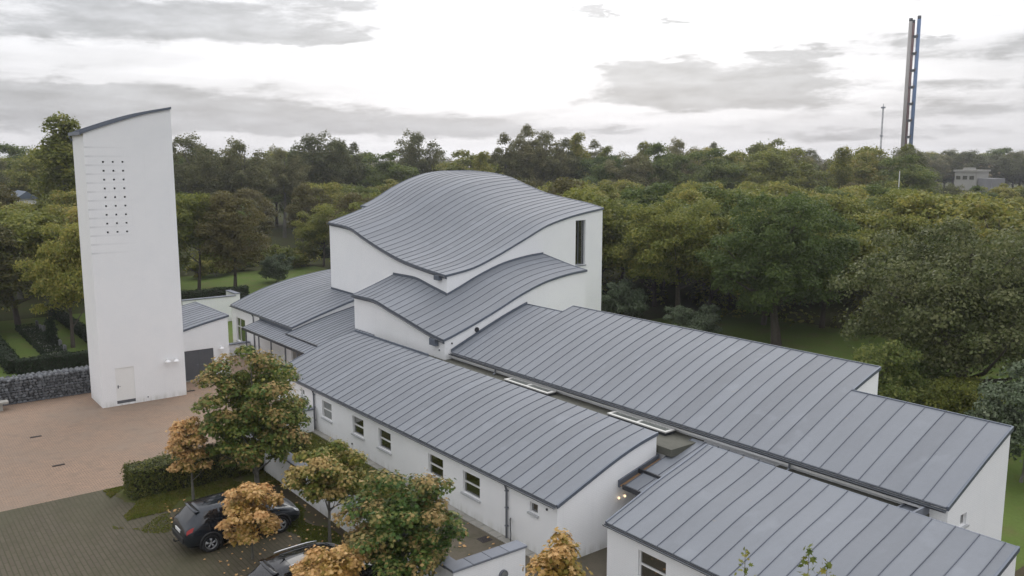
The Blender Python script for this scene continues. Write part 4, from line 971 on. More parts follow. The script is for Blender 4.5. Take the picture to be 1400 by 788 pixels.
proto('brown', 16, OL4, BARK, 4.2, 10.4, 2.0, 87, 229, .21, 0.24, conic=.45)
proto('poplar', 17, OL6, BARKG, 3.6, 18.5, 4.0, 87, 229, .25, 0.29, conic=.35, squash=1.1)
proto('poplar2', 18, OL6, BARKG, 5.0, 18.0, 5.0, 89, 229, .22, 0.30, squash=1.0)
proto('birch', 19, OL1, BARKG, 2.9, 17.0, 3.5, 84, 148, .26, 0.27, conic=.6, squash=1.3)
proto('bush', 20, OL5, BARKG, 2.4, 3.6, .2, 40, 260, .26, .17, n_limb=6, r0=.06)
def place_tree(name, key, x, y, h, label, group=None, wide=1.0, cat='tree', rz=None, seed=0):
    tm, cm, top = PROTO[key]; s = h / top
    t = thing(name, label, cat, (x, y, 0), group)
    t.scale = (s * wide, s * wide, s); t.rotation_euler = (0, 0, rz if rz is not None else (x * 12.9898 + y * 78.233) % 6.283)
    for n_, me in (('trunk', tm), ('crown', cm)):
        o = bpy.data.objects.new(n_, me); COL.objects.link(o); o.parent = t
    return t

# --- named trees near the church
def big_tree(name, x, y, top, base, R_, m, bark, seed, ncl, nl, clump, size, label, r0, shape=LEAF_D, n_limb=14, cat='tree', group=None, attr=False, **kw):
    rg = np.random.default_rng(seed)
    V, cl, T = crown(rg, R_, (top + base) / 2, (top - base) / 2 * .93, ncl, nl, clump, size, shape=shape, **kw)
    t = thing(name, label, cat, (x, y, 0), group)
    cm = np_mesh('crown', V, shape.shape[0], m, T if attr else None)
    for n_, me in (('trunk', trunk_mb(rg, base * 1.1, r0, cl, top * .9, n_limb, 9).mesh('trunk', bark)), ('crown', cm)):
        o = bpy.data.objects.new(n_, me); COL.objects.link(o); o.parent = t
    return t
OAKG = leaf_mat('leaves_oak', (.052, .070, .020), (.108, .130, .040), (.240, .245, .115), nscale=.55, gloss=.3)
big_tree('oak_tree', -.45, 30.0, 10.6, 1.9, 6.7, OAKG, BARK, 31, 150, 380, .17, .20, 'big spreading oak with bare forked trunk behind the rear wing', .42, n_limb=18)
big_tree('oak_tree', -16.9, 36.4, 11.6, 2.0, 5.3, OL2, BARK, 32, 120, 360, .19, .21, 'dark dense broadleaf tree standing on the lawn beyond the rear wing', .34)
big_tree('oak_tree', -27.8, 37.8, 10.8, 2.6, 5.3, OL1, BARK, 33, 110, 340, .19, .22, 'olive twin-trunked tree on the lawn right of the church hall', .22)
o = MB().tube([(-28.7, 38.6, -.1), (-28.6, 38.5, 2.6), (-28.2, 38.0, 6.0)], [.22, .17, .07], 8).build('trunk', BARK, bpy.data.objects['oak_tree.002'], at=(-27.8, 37.8, 0)); o.location = (0, 0, 0)
place_tree('shrub', 'bush', -30.6, 33.4, 4.1, 'silvery grey-green shrub against the right corner of the church hall', wide=.95, cat='shrub')
place_tree('shrub', 'bush', -22.2, 33.2, 3.0, 'low silvery shrub just behind the rear roof edge', wide=1.15, cat='shrub')
place_tree('shrub', 'bush', -72.5, 20.0, 3.6, 'pale shrub left of the church beyond the entrance roof', wide=.85, cat='shrub')
big_tree('tall_shrub', -.6, 22.0, 4.9, .3, 2.0, OL2, BARK, 35, 55, 230, .27, .16, 'dark upright shrub just right of the stepped end of the rear wing', .07, cat='shrub')
big_tree('tall_shrub', 6.4, 21.0, 5.4, .3, 2.1, OL5, BARKG, 36, 55, 240, .27, .16, 'pale grey-green tall shrub at the right picture edge', .07, cat='shrub')
big_tree('tall_shrub', 2.0, 24.5, 3.6, .2, 2.2, OL1, BARK, 37, 45, 240, .27, .16, 'olive bush under the big oak behind the rear gable', .06, cat='shrub')
big_tree('tall_shrub', -1.5, 26.0, 3.4, .2, 2.3, OL2, BARK, 91, 45, 240, .27, .16, 'dark green bush left of the olive bush, at the foot of the big oak', .06, cat='shrub')
place_tree('lawn_edge_tree', 'dark', -7.5, 41.0, 8.8, 'dark rounded tree between the big oak and the dense lawn tree', wide=1.15)
place_tree('lawn_edge_tree', 'olive', -22.5, 42.5, 10.5, 'olive tree behind and between the twin-trunked tree and the dense lawn tree', wide=1.1)
place_tree('lawn_edge_tree', 'dark', -34.5, 42.0, 10.0, 'dark tree close behind the right corner of the church hall', wide=1.1)
place_tree('graveyard_tree', 'yellow2', -54.0, -2.2, 10.4, 'yellow-green cone-shaped tree left of the tower behind the low dark hedge', wide=1.25)
place_tree('graveyard_tree', 'olive', -61.5, -7.6, 10.2, 'olive tree over the far end of the row of graves', wide=1.2)
place_tree('graveyard_tree', 'brown', -68.0, -11.5, 9.5, 'russet tree at the left picture edge, farther than the brownish one', wide=1.2)
place_tree('graveyard_tree', 'olive2', -98.0, 3.0, 9.3, 'olive tree before the small far house left of the tower', wide=1.1)
for i in range(12):
    bx, by = -79.5 - 1.2 * ((i * 5) % 4) - .25 * i, 5.0 + i * 2.25
    big_tree('lawn_shrub', bx, by, 2.2 + .35 * ((i * 3) % 5), .1, 1.5 + .15 * ((i * 7) % 4), OL1 if i % 3 else OL2, BARK, 300 + i, 26, 130, .32, .24, ('olive' if i % 3 else 'dark green') + ' bush, ' + ['first', 'second', 'third', 'fourth', 'fifth', 'sixth', 'seventh', 'eighth', 'ninth', 'tenth', 'eleventh', 'last'][i] + ' from the left along the far lawn edge behind the tower', .05, cat='shrub', n_limb=5)
place_tree('lawn_tree', 'olive', -71.6, 10.9, 11.0, 'olive tree on the lawn just right of the tower', wide=.85)
place_tree('lawn_tree', 'brown', -67.6, 13.4, 10.6, 'russet brown cone-shaped tree between the tower and the church', wide=1.0)
place_tree('graveyard_tree', 'olive2', -48.6, -5.8, 9.6, 'olive tree standing in the churchyard hard left of the tower', wide=.8)
place_tree('graveyard_tree', 'brown', -57.0, -10.0, 9.0, 'brownish tree at the left picture edge over the graves', wide=1.1)
place_tree('graveyard_tree', 'yellow', -64.0, -4.5, 10.2, 'yellow-green tree behind the graves', wide=1.0)
place_tree('poplar_tree', 'birch', -89.3, 1.8, 20.6, 'tall ragged poplar rising just left of the tower top', wide=1.2)
SKYL = [(-122.1, 27.0, 18.6, 'poplar2'), (-119.7, 34.0, 17.9, 'poplar2'), (-126.6, 43.9, 16.8, 'poplar2'), (-128.8, 51.3, 19.6, 'poplar2'), (-129.9, 55.3, 18.8, 'poplar2'), (-132.0, 61.0, 17.4, 'poplar'), (-141.2, 81.1, 20.8, 'poplar2'),
        (-108.9, 75.5, 16.8, 'birch'), (-114.4, 84.8, 19.2, 'poplar'), (-114.0, 90.0, 21.0, 'poplar'), (-115.7, 95.5, 20.6, 'poplar2'), (-116.4, 105.9, 21.4, 'birch'), (-115.0, 101.0, 18.5, 'poplar'), (-115.7, 113.9, 18.4, 'birch'), (-117.0, 126.7, 19.6, 'birch'),
        (-117.5, 139.8, 19.6, 'poplar2'), (-118.0, 152.5, 18.4, 'poplar'), (-113.5, 168.6, 19.6, 'yellow'), (-118.5, 176.0, 18.8, 'yellow'), (-122.8, 198.6, 17.9, 'poplar2'), (-116.0, 146.0, 17.8, 'birch'), (-125.0, 119.0, 18.6, 'poplar')]
for i, (x, y, h, k) in enumerate(SKYL):
    w_ = .8 if k == 'yellow' else 1.0
    if (x, y) == (-141.2, 81.1): place_tree('skyline_tree', k, x, y, h, 'lone round dark tree standing above the wood left of the church roof', None, 1.0)
    elif i < 6: place_tree('skyline_tree', k, x, y, h, ['leftmost skyline tree, rising just right of the tower top', 'skyline tree a little right of the tower, second from it', 'low skyline tree left of the wide grey-green clump', 'left half of the wide grey-green clump on the skyline', 'right half of the wide grey-green clump on the skyline', 'narrow skyline tree right of the wide grey-green clump'][i], None, w_)
    elif k == 'yellow': place_tree('skyline_tree', k, x, y, h, ('left' if i == 17 else 'right') + ' one of the pair of yellow-brown trees on the skyline right of the church', None, w_)
    else: place_tree('skyline_tree', k, x, y, h, 'tall feathery skyline tree ' + {7: 'low at the left end of the group behind the church peak', 8: 'left of the highest ones behind the church peak', 9: 'highest in the left part of the group behind the church peak', 10: 'broadest of the group behind the church peak', 11: 'with the highest tip, right of the church peak', 12: 'tucked between the two highest right of the church peak', 13: 'just right of the highest tip', 14: 'slender, above the right end of the church roof', 15: 'broad, right of the slender one over the church roof end', 16: 'narrow, left of the yellow-brown pair', 19: 'right of the yellow-brown pair', 20: 'short, between the broad and the narrow one', 21: 'low, just above the right slope of the church roof'}.get(i, 'of the group'), None, w_)
# --- the wood behind: individual trees by kind
WOODS = {'olive': 'olive green broadleaf tree in the wood behind the church', 'olive2': 'olive green broadleaf tree in the wood behind the church', 'dark': 'dark green dense tree in the wood behind the church',
         'yellow': 'yellowing broadleaf tree in the wood behind the church', 'yellow2': 'yellowing broadleaf tree in the wood behind the church', 'brown': 'russet autumn tree in the wood behind the church', 'birch': 'slender tall tree rising out of the wood behind the church'}
WGRP = {'olive': 'olive trees of the wood', 'olive2': 'olive trees of the wood', 'dark': 'dark trees of the wood', 'yellow': 'yellowing trees of the wood', 'yellow2': 'yellowing trees of the wood', 'brown': 'russet trees of the wood', 'birch': 'slender trees of the wood'}
rng = random.Random(77)
taken = [(-71.6, 10.9), (-67.6, 13.4), (-48.6, -5.8), (-57, -10), (-64, -4.5), (-89.3, 1.8), (-.45, 30), (-16.9, 36.4), (-27.8, 37.8)] + [(a, b) for a, b, _, _ in SKYL]
CX, CY = 20.89, -18.13
def clearing(x, y):
    if x > -72 and y < 26 and y > -60 and not (x < -60 and y < -14): return x > -66 or y > -2      # church, plaza, churchyard
    if -86 < x < -60 and 6 < y < 30: return True                                                         # lawn left of the church
    if -34 < x < 20 and y < 44: return True                                                            # lawn right of it
    return False
n_tree = 0
cand = []
for gx in range(-36, 14):
    for gy in range(-12, 34):
        x = gx * 6.2 + rng.uniform(-2.4, 2.4); y = gy * 6.2 + rng.uniform(-2.4, 2.4)
        d = math.hypot(x - CX, y - CY); a = math.degrees(math.atan2(y - CY, x - CX))
        if d < 46 or d > 205 or not (107.5 < a < 177): continue
        if clearing(x, y): continue
        if d > 118 and rng.random() < .55: continue
        if 150 < d < 165 and rng.random() < .3: continue
        if d > 165 and rng.random() < .12: continue
        cand.append((d, x, y))
cand.sort()
for d, x, y in cand:
    if n_tree >= 275: break
    if any((x - a) ** 2 + (y - b) ** 2 < 18 for a, b in taken): continue
    taken.append((x, y)); n_tree += 1
    right = math.degrees(math.atan2(y - CY, x - CX)) < 135
    k = rng.choices(['dark', 'olive2', 'poplar2', 'birch', 'yellow'], [30, 20, 40, 15, 8])[0] if d > 165 else rng.choices(['olive', 'olive2', 'dark', 'yellow', 'yellow2', 'brown', 'birch'], [24, 22, 20, 15, 13, 6 if right else 11, 4 if d > 110 else 0])[0]
    h = rng.uniform(9.4, 12.0) if d < 112 else rng.uniform(8.2, 11.5) if d < 165 else rng.uniform(13.8, 17.2)
    if k == 'birch': h *= 1.12
    aa = math.degrees(math.atan2(y - CY, x - CX))
    if 110 < aa < 117.2 and d > 100: h = min(h, 9.4)
    zone = 'left of the tower' if aa > 168 else 'right of the tower' if aa > 160.5 else 'left of the church' if aa > 153 else 'over the left church slope' if aa > 145 else 'over the church peak' if aa > 138 else 'over the church roof end' if aa > 132 else 'above the rear wing' if aa > 126 else 'left of the chimney' if aa > 120 else 'below the chimney' if aa > 115.5 else 'at the right edge'
    dep = 'at the front of the wood' if d < 92 else 'second row of the wood' if d < 112 else 'middle of the wood' if d < 140 else 'deep in the wood' if d < 166 else 'in the skyline row'
    kind = {'olive': 'olive green rounded tree', 'olive2': 'olive green spreading tree', 'dark': 'dark green dense tree', 'yellow': 'yellowing rounded tree', 'yellow2': 'yellowing conical tree', 'brown': 'russet autumn tree', 'birch': 'slender tall tree', 'poplar2': 'tall grey-green tree'}[k]
    lb = kind + ' ' + dep + ', ' + zone
    place_tree('wood_tree', k, x, y, h, lb, lb.replace('tree', 'trees', 1), rng.uniform(.95, 1.25))
for i in range(26):
    aa = 109.0 + 8.6 * i / 25; d = 352 + 30 * ((i * 7) % 5) / 4; x, y = CX + d * math.cos(R(aa)), CY + d * math.sin(R(aa))
    k = ['poplar2', 'dark', 'olive2', 'poplar2', 'yellow'][i % 5]; k = 'olive2' if k == 'yellow' else k
    place_tree('background_tree', k, x, y, 15.5 + 3.0 * ((i * 5) % 7) / 6, {'poplar2': 'tall grey-green tree', 'dark': 'dark green tree', 'olive2': 'olive green tree'}[k] + ' in the far row behind the pale factory block', {'poplar2': 'tall grey-green', 'dark': 'dark green', 'olive2': 'olive green'}[k] + ' trees behind the factory block', 1.45)
# --- far woodland that reads as one mass
rg = np.random.default_rng(5); V = []
FAR = leaf_mat('leaves_far', (0.081, 0.090, 0.048), (0.122, 0.117, 0.061), (0.210, 0.162, 0.090), nscale=.02, trans=.1)
for i in range(1300):
    a = R(rg.uniform(104, 180)); d = rg.uniform(218, 620) if i < 950 else rg.uniform(620, 1500)
    
    if R(110.5) < a < R(117) and d < 345: continue
    x, y = CX + d * math.cos(a), CY + d * math.sin(a); h = rg.uniform(12.0, 15.5) * (1 if d < 420 else 1.1 if d < 620 else 1.3) * (1.25 if a < R(117) else 1); R_ = rg.uniform(3.5, 6.5) * (1 if d < 620 else 1.8)
    k = 150
    dd = rg.normal(size=(k, 3)); dd /= np.linalg.norm(dd, axis=1, keepdims=True); dd[:, 2] = np.abs(dd[:, 2]) * 1.2 - .5
    p = np.array([x, y, h * .58]) + dd * np.array([R_, R_, h * .40]) * rg.uniform(.75, 1.08, (k, 1))
    V.append(leaves(rg, p, dd + np.array([0, 0, .5]) + rg.normal(size=(k, 3)) * .4, 1.05 * (1 if d < 620 else 1.8), LEAF_D))
V = np.concatenate(V); o = link('distant_woodland', np_mesh('distant_woodland', V, 4, FAR)); o['kind'] = 'stuff'
# undergrowth that closes the foot of the wood
V = []
for i in range(2600):
    x = rg.uniform(-150, 60); y = rg.uniform(-60, 150); d = math.hypot(x - CX, y - CY)
    if clearing(x, y) or d < 45 or d > 135: continue
    k = 46; s = rg.uniform(.8, 1.9) * (1.55 if clearing(x + 5, y - 7) or clearing(x + 8, y) else 1); dd = rg.normal(size=(k, 3)); dd /= np.linalg.norm(dd, axis=1, keepdims=True); dd[:, 2] = np.abs(dd[:, 2])
    V.append(leaves(rg, np.array([x, y, 0]) + dd * s * rg.uniform(.4, 1, (k, 1)), dd + np.array([0, 0, .6]) + rg.normal(size=(k, 3)) * .4, .42, LEAF_D))
o = link('undergrowth', np_mesh('undergrowth', np.concatenate(V), 4, OL1)); o['kind'] = 'stuff'

# --- maples along the parking rows
MA = leaf_mat('maple_turning', (0.075, 0.113, 0.022), (0.151, 0.174, 0.029), (0.301, 0.260, 0.047), ((.42, .27, .10), (.45, .34, .13)), nscale=1.1, trans=.3)
MG = leaf_mat('maple_green', (0.052, 0.103, 0.021), (0.097, 0.150, 0.029), (0.215, 0.219, 0.045), ((.32, .20, .08), (.36, .26, .10)), nscale=1.0, trans=.25)
MO = leaf_mat('maple_orange', (0.214, 0.195, 0.041), (0.397, 0.247, 0.055), (0.546, 0.301, 0.092), ((.64, .36, .15), (.66, .45, .20)), nscale=1.2, trans=.3)
def maple(x, y, top, base, R_, m, seed, ncl, nl, clump, size, label, bias=0.0, r0=.07, sx=1.0, **kw):
    rg = np.random.default_rng(seed)
    V, cl, T = crown(rg, R_, (top + base) / 2, (top - base) / 2 * .92, ncl, nl, clump, size, shape=LEAF_M, up=.85, fill=.12, **kw)
    t = thing('maple_tree', label, 'tree', (x, y, 0))
    o = bpy.data.objects.new('crown', np_mesh('crown', V, len(LEAF_M), m, T - .45 + bias)); COL.objects.link(o); o.parent = t
    o = bpy.data.objects.new('trunk', trunk_mb(rg, base * 1.1, r0, cl, top * .92, 16, 8, .01).mesh('trunk', BARKG)); COL.objects.link(o); o.parent = t
    return t
maple(-12.5, -5.7, 6.35, .95, 2.35, MG, 41, 125, 230, .21, .145, 'biggest green maple with russet top, before the entrance at the hedge end', .12, .12, conic=.12)
maple(-13.6, -8.0, 3.5, .85, .98, MO, 42, 42, 150, .30, .125, 'slim yellow-orange maple standing against the clipped hedge', .5, .055, conic=.3)
maple(-6.95, -8.05, 2.80, .60, .95, MO, 43, 38, 210, .32, .125, 'small all-orange maple in front of the dark parked car', .3, .045)
maple(-6.3, -5.43, 4.0, 1.15, 1.36, MA, 44, 56, 210, .27, .13, 'yellow-green maple with orange tips by the long low white wall', .19, .06)
maple(-.95, -5.5, 4.35, .9, 1.85, MG, 45, 84, 190, .24, .135, 'dense green maple with red-orange tips by the courtyard wall end', .15, .08)
maple(-.9, -8.0, 2.75, 1.25, 1.0, MO, 46, 38, 220, .32, .125, 'orange maple at the bottom edge, in front of the second car', .25, .045)
maple(6.4, -5.6, 5.1, 2.0, 1.0, MO, 47, 30, 150, .33, .13, 'orange-brown maple top at the bottom edge below the white gable', .12, .05, conic=.5)
# green shoots that rise into the bottom edge of the picture
for k, (x, y, zt_, lb) in enumerate(((11.00, -4.6, 6.10, 'leftmost yellow-green shoot at the bottom edge before the right wing'), (12.41, -4.6, 6.68, 'tallest leafy shoot at the bottom edge before the right wing'), (12.79, -4.6, 6.55, 'rightmost leafy shoot at the bottom edge before the right wing'))):
    t = thing('young_tree', lb, 'sapling', (x, y, 0)); rg = np.random.default_rng(60 + k)
    mb = MB().tube([(0, 0, 0), (.03, .02, zt_ * .5), (0, .03, zt_)], [.035, .022, .004], 6); P_ = []
    for z in np.arange(zt_ - 2.6, zt_, .055):
        w_ = .10 + .16 * min(1, (zt_ - z) / .9); a = rg.uniform(0, 6.28); P_.append((math.cos(a) * w_ * rg.uniform(.3, 1), .02 + math.sin(a) * w_ * rg.uniform(.3, 1), z)); P_.append((math.cos(a + 3) * w_ * rg.uniform(.3, 1), .02 + math.sin(a + 3) * w_ * .7, z))
    P_ = np.array(P_); V = leaves(rg, P_, rg.normal(size=P_.shape) * .5 + np.array([0, 0, .7]), .13, LEAF_M)
    for n_, me in (('trunk', mb.mesh('trunk', BARKG)), ('crown', np_mesh('crown', V, len(LEAF_M), MA, np.full(len(P_), -.1)))):
        o = bpy.data.objects.new(n_, me); COL.objects.link(o); o.parent = t

# --- clipped hedges
HG = leaf_mat('hedge_leaves', (0.074, 0.092, 0.024), (0.141, 0.146, 0.031), (0.284, 0.216, 0.058), nscale=1.4, trans=.15)
HCORE = mat('hedge_twigs', (.022, .022, .012), .95, noise=(8, .5))
def hedge(label, x0, x1, y0, y1, h, n, size, seed, m=HG):
    rg = np.random.default_rng(seed); t = thing('hedge', label, 'hedge', ((x0 + x1) / 2, (y0 + y1) / 2, 0))
    L, Wd = x1 - x0, y1 - y0; areas = np.array([L * Wd, L * h, L * h, Wd * h, Wd * h]); pick = rg.choice(5, n, p=areas / areas.sum())
    u, v = rg.uniform(0, 1, n), rg.uniform(0, 1, n); P_ = np.zeros((n, 3)); Nn = np.zeros((n, 3))
    for f, (ax, val, nn) in enumerate(((2, h, (0, 0, 1)), (1, y0, (0, -1, 0)), (1, y1, (0, 1, 0)), (0, x0, (-1, 0, 0)), (0, x1, (1, 0, 0)))):
        s = pick == f; q = np.stack([x0 + L * u[s], y0 + Wd * u[s], h * u[s]], -1)
        if ax == 2: q[:, 1] = y0 + Wd * v[s]; q[:, 2] = h
        elif ax == 1: q[:, 2] = h * v[s]; q[:, 1] = val
        else: q[:, 1] = y0 + Wd * u[s]; q[:, 2] = h * v[s]; q[:, 0] = val
        P_[s] = q; Nn[s] = nn
    P_ += Nn * rg.normal(size=(n, 1)) * .05 + rg.normal(size=(n, 3)) * .02
    P_[:, 2] += np.where(pick == 0, .05 * np.sin(P_[:, 1] * 2.1) + .04 * np.sin(P_[:, 0] * 5 + P_[:, 1] * 3.7), 0)
    V = leaves(rg, P_, Nn + rg.normal(size=(n, 3)) * .55, size, LEAF_D) - np.array([t.location.x, t.location.y, 0])
    o = bpy.data.objects.new('foliage', np_mesh('foliage', V, 4, m)); COL.objects.link(o); o.parent = t
    MB().box((x0 + .06, y0 + .06, 0), (x1 - .06, y1 - .06, h - .06)).build('branches', HCORE, t)
    return t
hedge('clipped green hedge between the brick plaza and the parked cars', -16.15, -14.95, -10.0, -2.4, 1.22, 26000, .085, 51)
DH = leaf_mat('yew_leaves', (0.012, 0.024, 0.008), (0.019, 0.034, 0.012), (0.036, 0.050, 0.017), nscale=1.5, trans=.1)
hedge('dark churchyard hedge right behind the gabion wall', -42.2, -41.3, -10.4, -3.9, .95, 9000, .11, 52, DH)
hedge('dark churchyard hedge running away from the camera at the far left', -66, -42.2, -10.9, -10.1, .9, 14000, .13, 53, DH)
hedge('low dark hedge beyond the graves beside the churchyard tree', -66, -45.5, -4.6, -4.0, .75, 9000, .13, 54, DH)
hedge('black-green far hedge between the tower and the church on the lawn', -93, -91.6, 22, 40, 1.3, 9000, .2, 55, DH)
hedge('dark hedge block behind the white churchyard wall', -62.5, -61.3, 5.5, 12.5, 1.4, 6000, .15, 56, DH)
big_tree('cypress', -49.2, -7.1, 2.3, .1, .55, DH, BARK, 57, 24, 160, .5, .14, 'small dark cone-shaped conifer beside the graves', .05, conic=.75, cat='conifer')
for k in range(8):
    x = -46.8 - k * 1.62; lb = ['nearest', 'second', 'third', 'fourth', 'fifth', 'sixth', 'seventh', 'farthest'][k]
    t = thing('grave', lb + ' hedged grave plot in the row beyond the gabion wall', 'grave', (x, -7.4, 0), 'graves in a row')
    rg = np.random.default_rng(80 + k); Q = []
    for a, b, c_, d_ in ((x - .62, x - .42, -8.2, -6.6), (x + .42, x + .62, -8.2, -6.6), (x - .42, x + .42, -8.2, -8.0)):
        n = 420; q = np.stack([rg.uniform(a, b, n), rg.uniform(c_, d_, n), rg.uniform(.02, .42, n)], -1); Q.append(q)
    Q = np.concatenate(Q); V = leaves(rg, Q, rg.normal(size=Q.shape) * .7 + np.array([0, 0, .5]), .10, LEAF_D) - np.array([x, -7.4, 0])
    o = bpy.data.objects.new('border_hedge', np_mesh('border_hedge', V, 4, DH)); COL.objects.link(o); o.parent = t
    MB().bbox((x - .28, -6.75, 0), (x + .28, -6.58, .62 + .1 * (k % 3)), .05).build('headstone', mat('grave_stone', (.10, .10, .105), .5, noise=(7, .5), tint=.4), t)
    MB().box((x - .41, -7.98, .0), (x + .41, -6.78, .05)).build('gravel_bed', CONC, t)
# grass tufts on the verge and fallen leaves
rg = np.random.default_rng(9)
def scatter(name, n, x0, x1, y0, y1, size, m, z=.015, upright=False, attr=None, cond=None):
    P_ = np.stack([rg.uniform(x0, x1, n), rg.uniform(y0, y1, n), np.full(n, z)], -1)
    if cond is not None: P_ = P_[cond(P_)]
    Nn = rg.normal(size=P_.shape) * .3 + (np.array([0, 0, .15]) if upright else np.array([0, 0, 1.2]))
    if upright: Nn[:, :2] = rg.normal(size=(len(P_), 2))
    o = link(name, np_mesh(name, leaves(rg, P_, Nn, size, LEAF_D if upright else LEAF_M), 4 if upright else len(LEAF_M), m, None if attr is None else np.full(len(P_), attr))); o['kind'] = 'stuff'
    return o
GRASS = leaf_mat('grass_blades', (0.103, 0.133, 0.022), (0.158, 0.171, 0.033), (0.215, 0.162, 0.055), nscale=1.5, trans=.3)
nz = lambda P_: np.sin(P_[:, 0] * 1.7 + np.sin(P_[:, 1] * 1.3) * 1.5) + np.sin(P_[:, 1] * 2.3 + P_[:, 0] * .6) > -.5
scatter('grass', 34000, -16.9, -13.0, -10.7, -2.2, .085, GRASS, .03, True, cond=nz)
scatter('grass', 9000, -13.2, -10.6, -11.3, -6.0, .06, GRASS, .02, True, cond=lambda P_: nz(P_) & (np.abs(P_[:, 0] + 12.0 + .3 * np.sin(P_[:, 1] * 2)) < .55 + .3 * np.sin(P_[:, 1] * 3.1)))
scatter('grass', 20000, -19.0, -7.0, -4.0, -.5, .085, GRASS, .03, True, cond=nz)
scatter('grass', 14000, -10.6, -3.0, -6.2, -4.8, .07, GRASS, .02, True, cond=lambda P_: nz(P_) & (P_[:, 1] < -5.0 - .3 * np.sin(P_[:, 0] * 2)))
scatter('fallen_leaves', 420, -14, 3, -9.5, -4.5, .12, MO, .03, attr=1.0)
scatter('fallen_leaves', 160, -5, 8, -4, -.3, .12, MO, .04, attr=1.0)

# ------------------------------------------------------------------ cars
def paint(name, base, rough=.22):
    m = bpy.data.materials.new(name); m.use_nodes = True; b = m.node_tree.nodes['Principled BSDF']
    b.inputs['Base Color'].default_value = (*base, 1); b.inputs['Roughness'].default_value = rough; b.inputs['Metallic'].default_value = .35
    b.inputs['Coat Weight'].default_value = .35; b.inputs['Coat Roughness'].default_value = .06
    return m
CARGLASS = mat('car_glass', (.012, .013, .015), .05, 0, .7); TYRE = mat('tyre_rubber', (.022, .022, .023), .85, noise=(9, .2)); RIM = mat('alloy_rim', (.52, .53, .55), .3, .8)
BLACKP = mat('black_plastic', (.018, .018, .019), .55, noise=(7, .2)); REDL = mat('red_lens', (.32, .012, .010), .2); CLEARL = mat('clear_lens', (.55, .56, .58), .12, .3); PLATE = mat('plate_white', (.7, .7, .68), .4)
# stations: y, z bottom, half width low, half width mid, z mid, half width belt, z belt, half width top, z top
STN = [(-2.20, .42, .70, .74, .56, .66, .74, .45, .80), (-2.15, .34, .80, .84, .60, .76, .90, .52, .97), (-2.05, .30, .86, .89, .62, .80, 1.02, .55, 1.10), (-1.88, .28, .885, .915, .63, .82, 1.07, .56, 1.30), (-1.68, .27, .895, .925, .63, .83, 1.08, .565, 1.47),
       (-1.45, .27, .90, .93, .63, .84, 1.07, .58, 1.56), (-1.0, .26, .90, .925, .63, .85, 1.05, .60, 1.60), (-.3, .25, .895, .915, .62, .855, 1.02, .615, 1.61), (.2, .25, .895, .915, .62, .855, 1.00, .60, 1.57), (.6, .25, .895, .915, .62, .855, .985, .59, 1.45),
       (.95, .25, .90, .92, .62, .855, .97, .62, 1.26), (1.22, .25, .905, .925, .62, .845, .955, .70, 1.06), (1.6, .26, .90, .925, .62, .81, .90, .66, .99), (1.92, .27, .87, .90, .60, .76, .82, .60, .90), (2.10, .29, .80, .84, .56, .70, .74, .55, .80), (2.20, .36, .66, .70, .52, .60, .62, .50, .66)]
_sp = [spline([(s[0], s[j]) for s in STN]) for j in range(1, 9)]
def sect(y):
    zb, wl, wm, zm, wb, zbt, wt, zt_ = [f(y) for f in _sp]
    return [(0, zt_), (wt * .55, zt_ - .012), (wt, zt_ - .055), (wt + (wb - wt) * .5 + .015, (zt_ - .055 + zbt) / 2), (wb, zbt), (wb + (wm - wb) * .65, zbt - (zbt - zm) * .35), (wm, zm), (wm - .005, (zm + zb) / 2 + .02), (wl, zb + .07), (wl - .10, zb), (0, zb)]
def shell_pt(y, t, side, off=0.0):
    p = sect(y); i = min(int(t), len(p) - 2); f = t - i
    x = p[i][0] * (1 - f) + p[i + 1][0] * f; z = p[i][1] * (1 - f) + p[i + 1][1] * f
    tx, tz = p[i + 1][0] - p[i][0], p[i + 1][1] - p[i][1]; L = math.hypot(tx, tz) or 1
    nx, nz_ = -tz / L, tx / L
    if nx < 0 or (i < 2 and nz_ < 0): nx, nz_ = -nx, -nz_
    if i < 2: nx, nz_ = abs(nx) * .3, 1.0
    return (side * (x + nx * off), y, z + nz_ * off)
def patch(side, y0, y1, t0, t1, off, ny=8, nt=4, y0b=None, y1b=None, both=False):
    """surface patch on the body; y0b / y1b let the lower edge differ (slanted pillars)"""
    mb = MB(); vs = []
    y0b = y0 if y0b is None else y0b; y1b = y1 if y1b is None else y1b
    for i in range(ny + 1):
        for j in range(nt + 1):
            f = j / nt; a = y0 * (1 - f) + y0b * f; b = y1 * (1 - f) + y1b * f
            vs.append(shell_pt(a + (b - a) * i / ny, t0 + (t1 - t0) * f, side, off))
    mb.add(vs, [(i * (nt + 1) + j, i * (nt + 1) + j + 1, (i + 1) * (nt + 1) + j + 1, (i + 1) * (nt + 1) + j) for i in range(ny) for j in range(nt)])
    return mb
def span(y0, y1, tmax, off, ny=8, nx=8, tmin_f=None):
    """patch across the car centre (windscreen, rear window)"""
    mb = MB(); vs = []
    for i in range(ny + 1):
        y = y0 + (y1 - y0) * i / ny
        for j in range(nx + 1):
            s = -1 + 2 * j / nx; vs.append(shell_pt(y, abs(s) * tmax, -1 if s < 0 else 1, off))
    mb.add(vs, [(i * (nx + 1) + j, i * (nx + 1) + j + 1, (i + 1) * (nx + 1) + j + 1, (i + 1) * (nx + 1) + j) for i in range(ny) for j in range(nx)])
    return mb
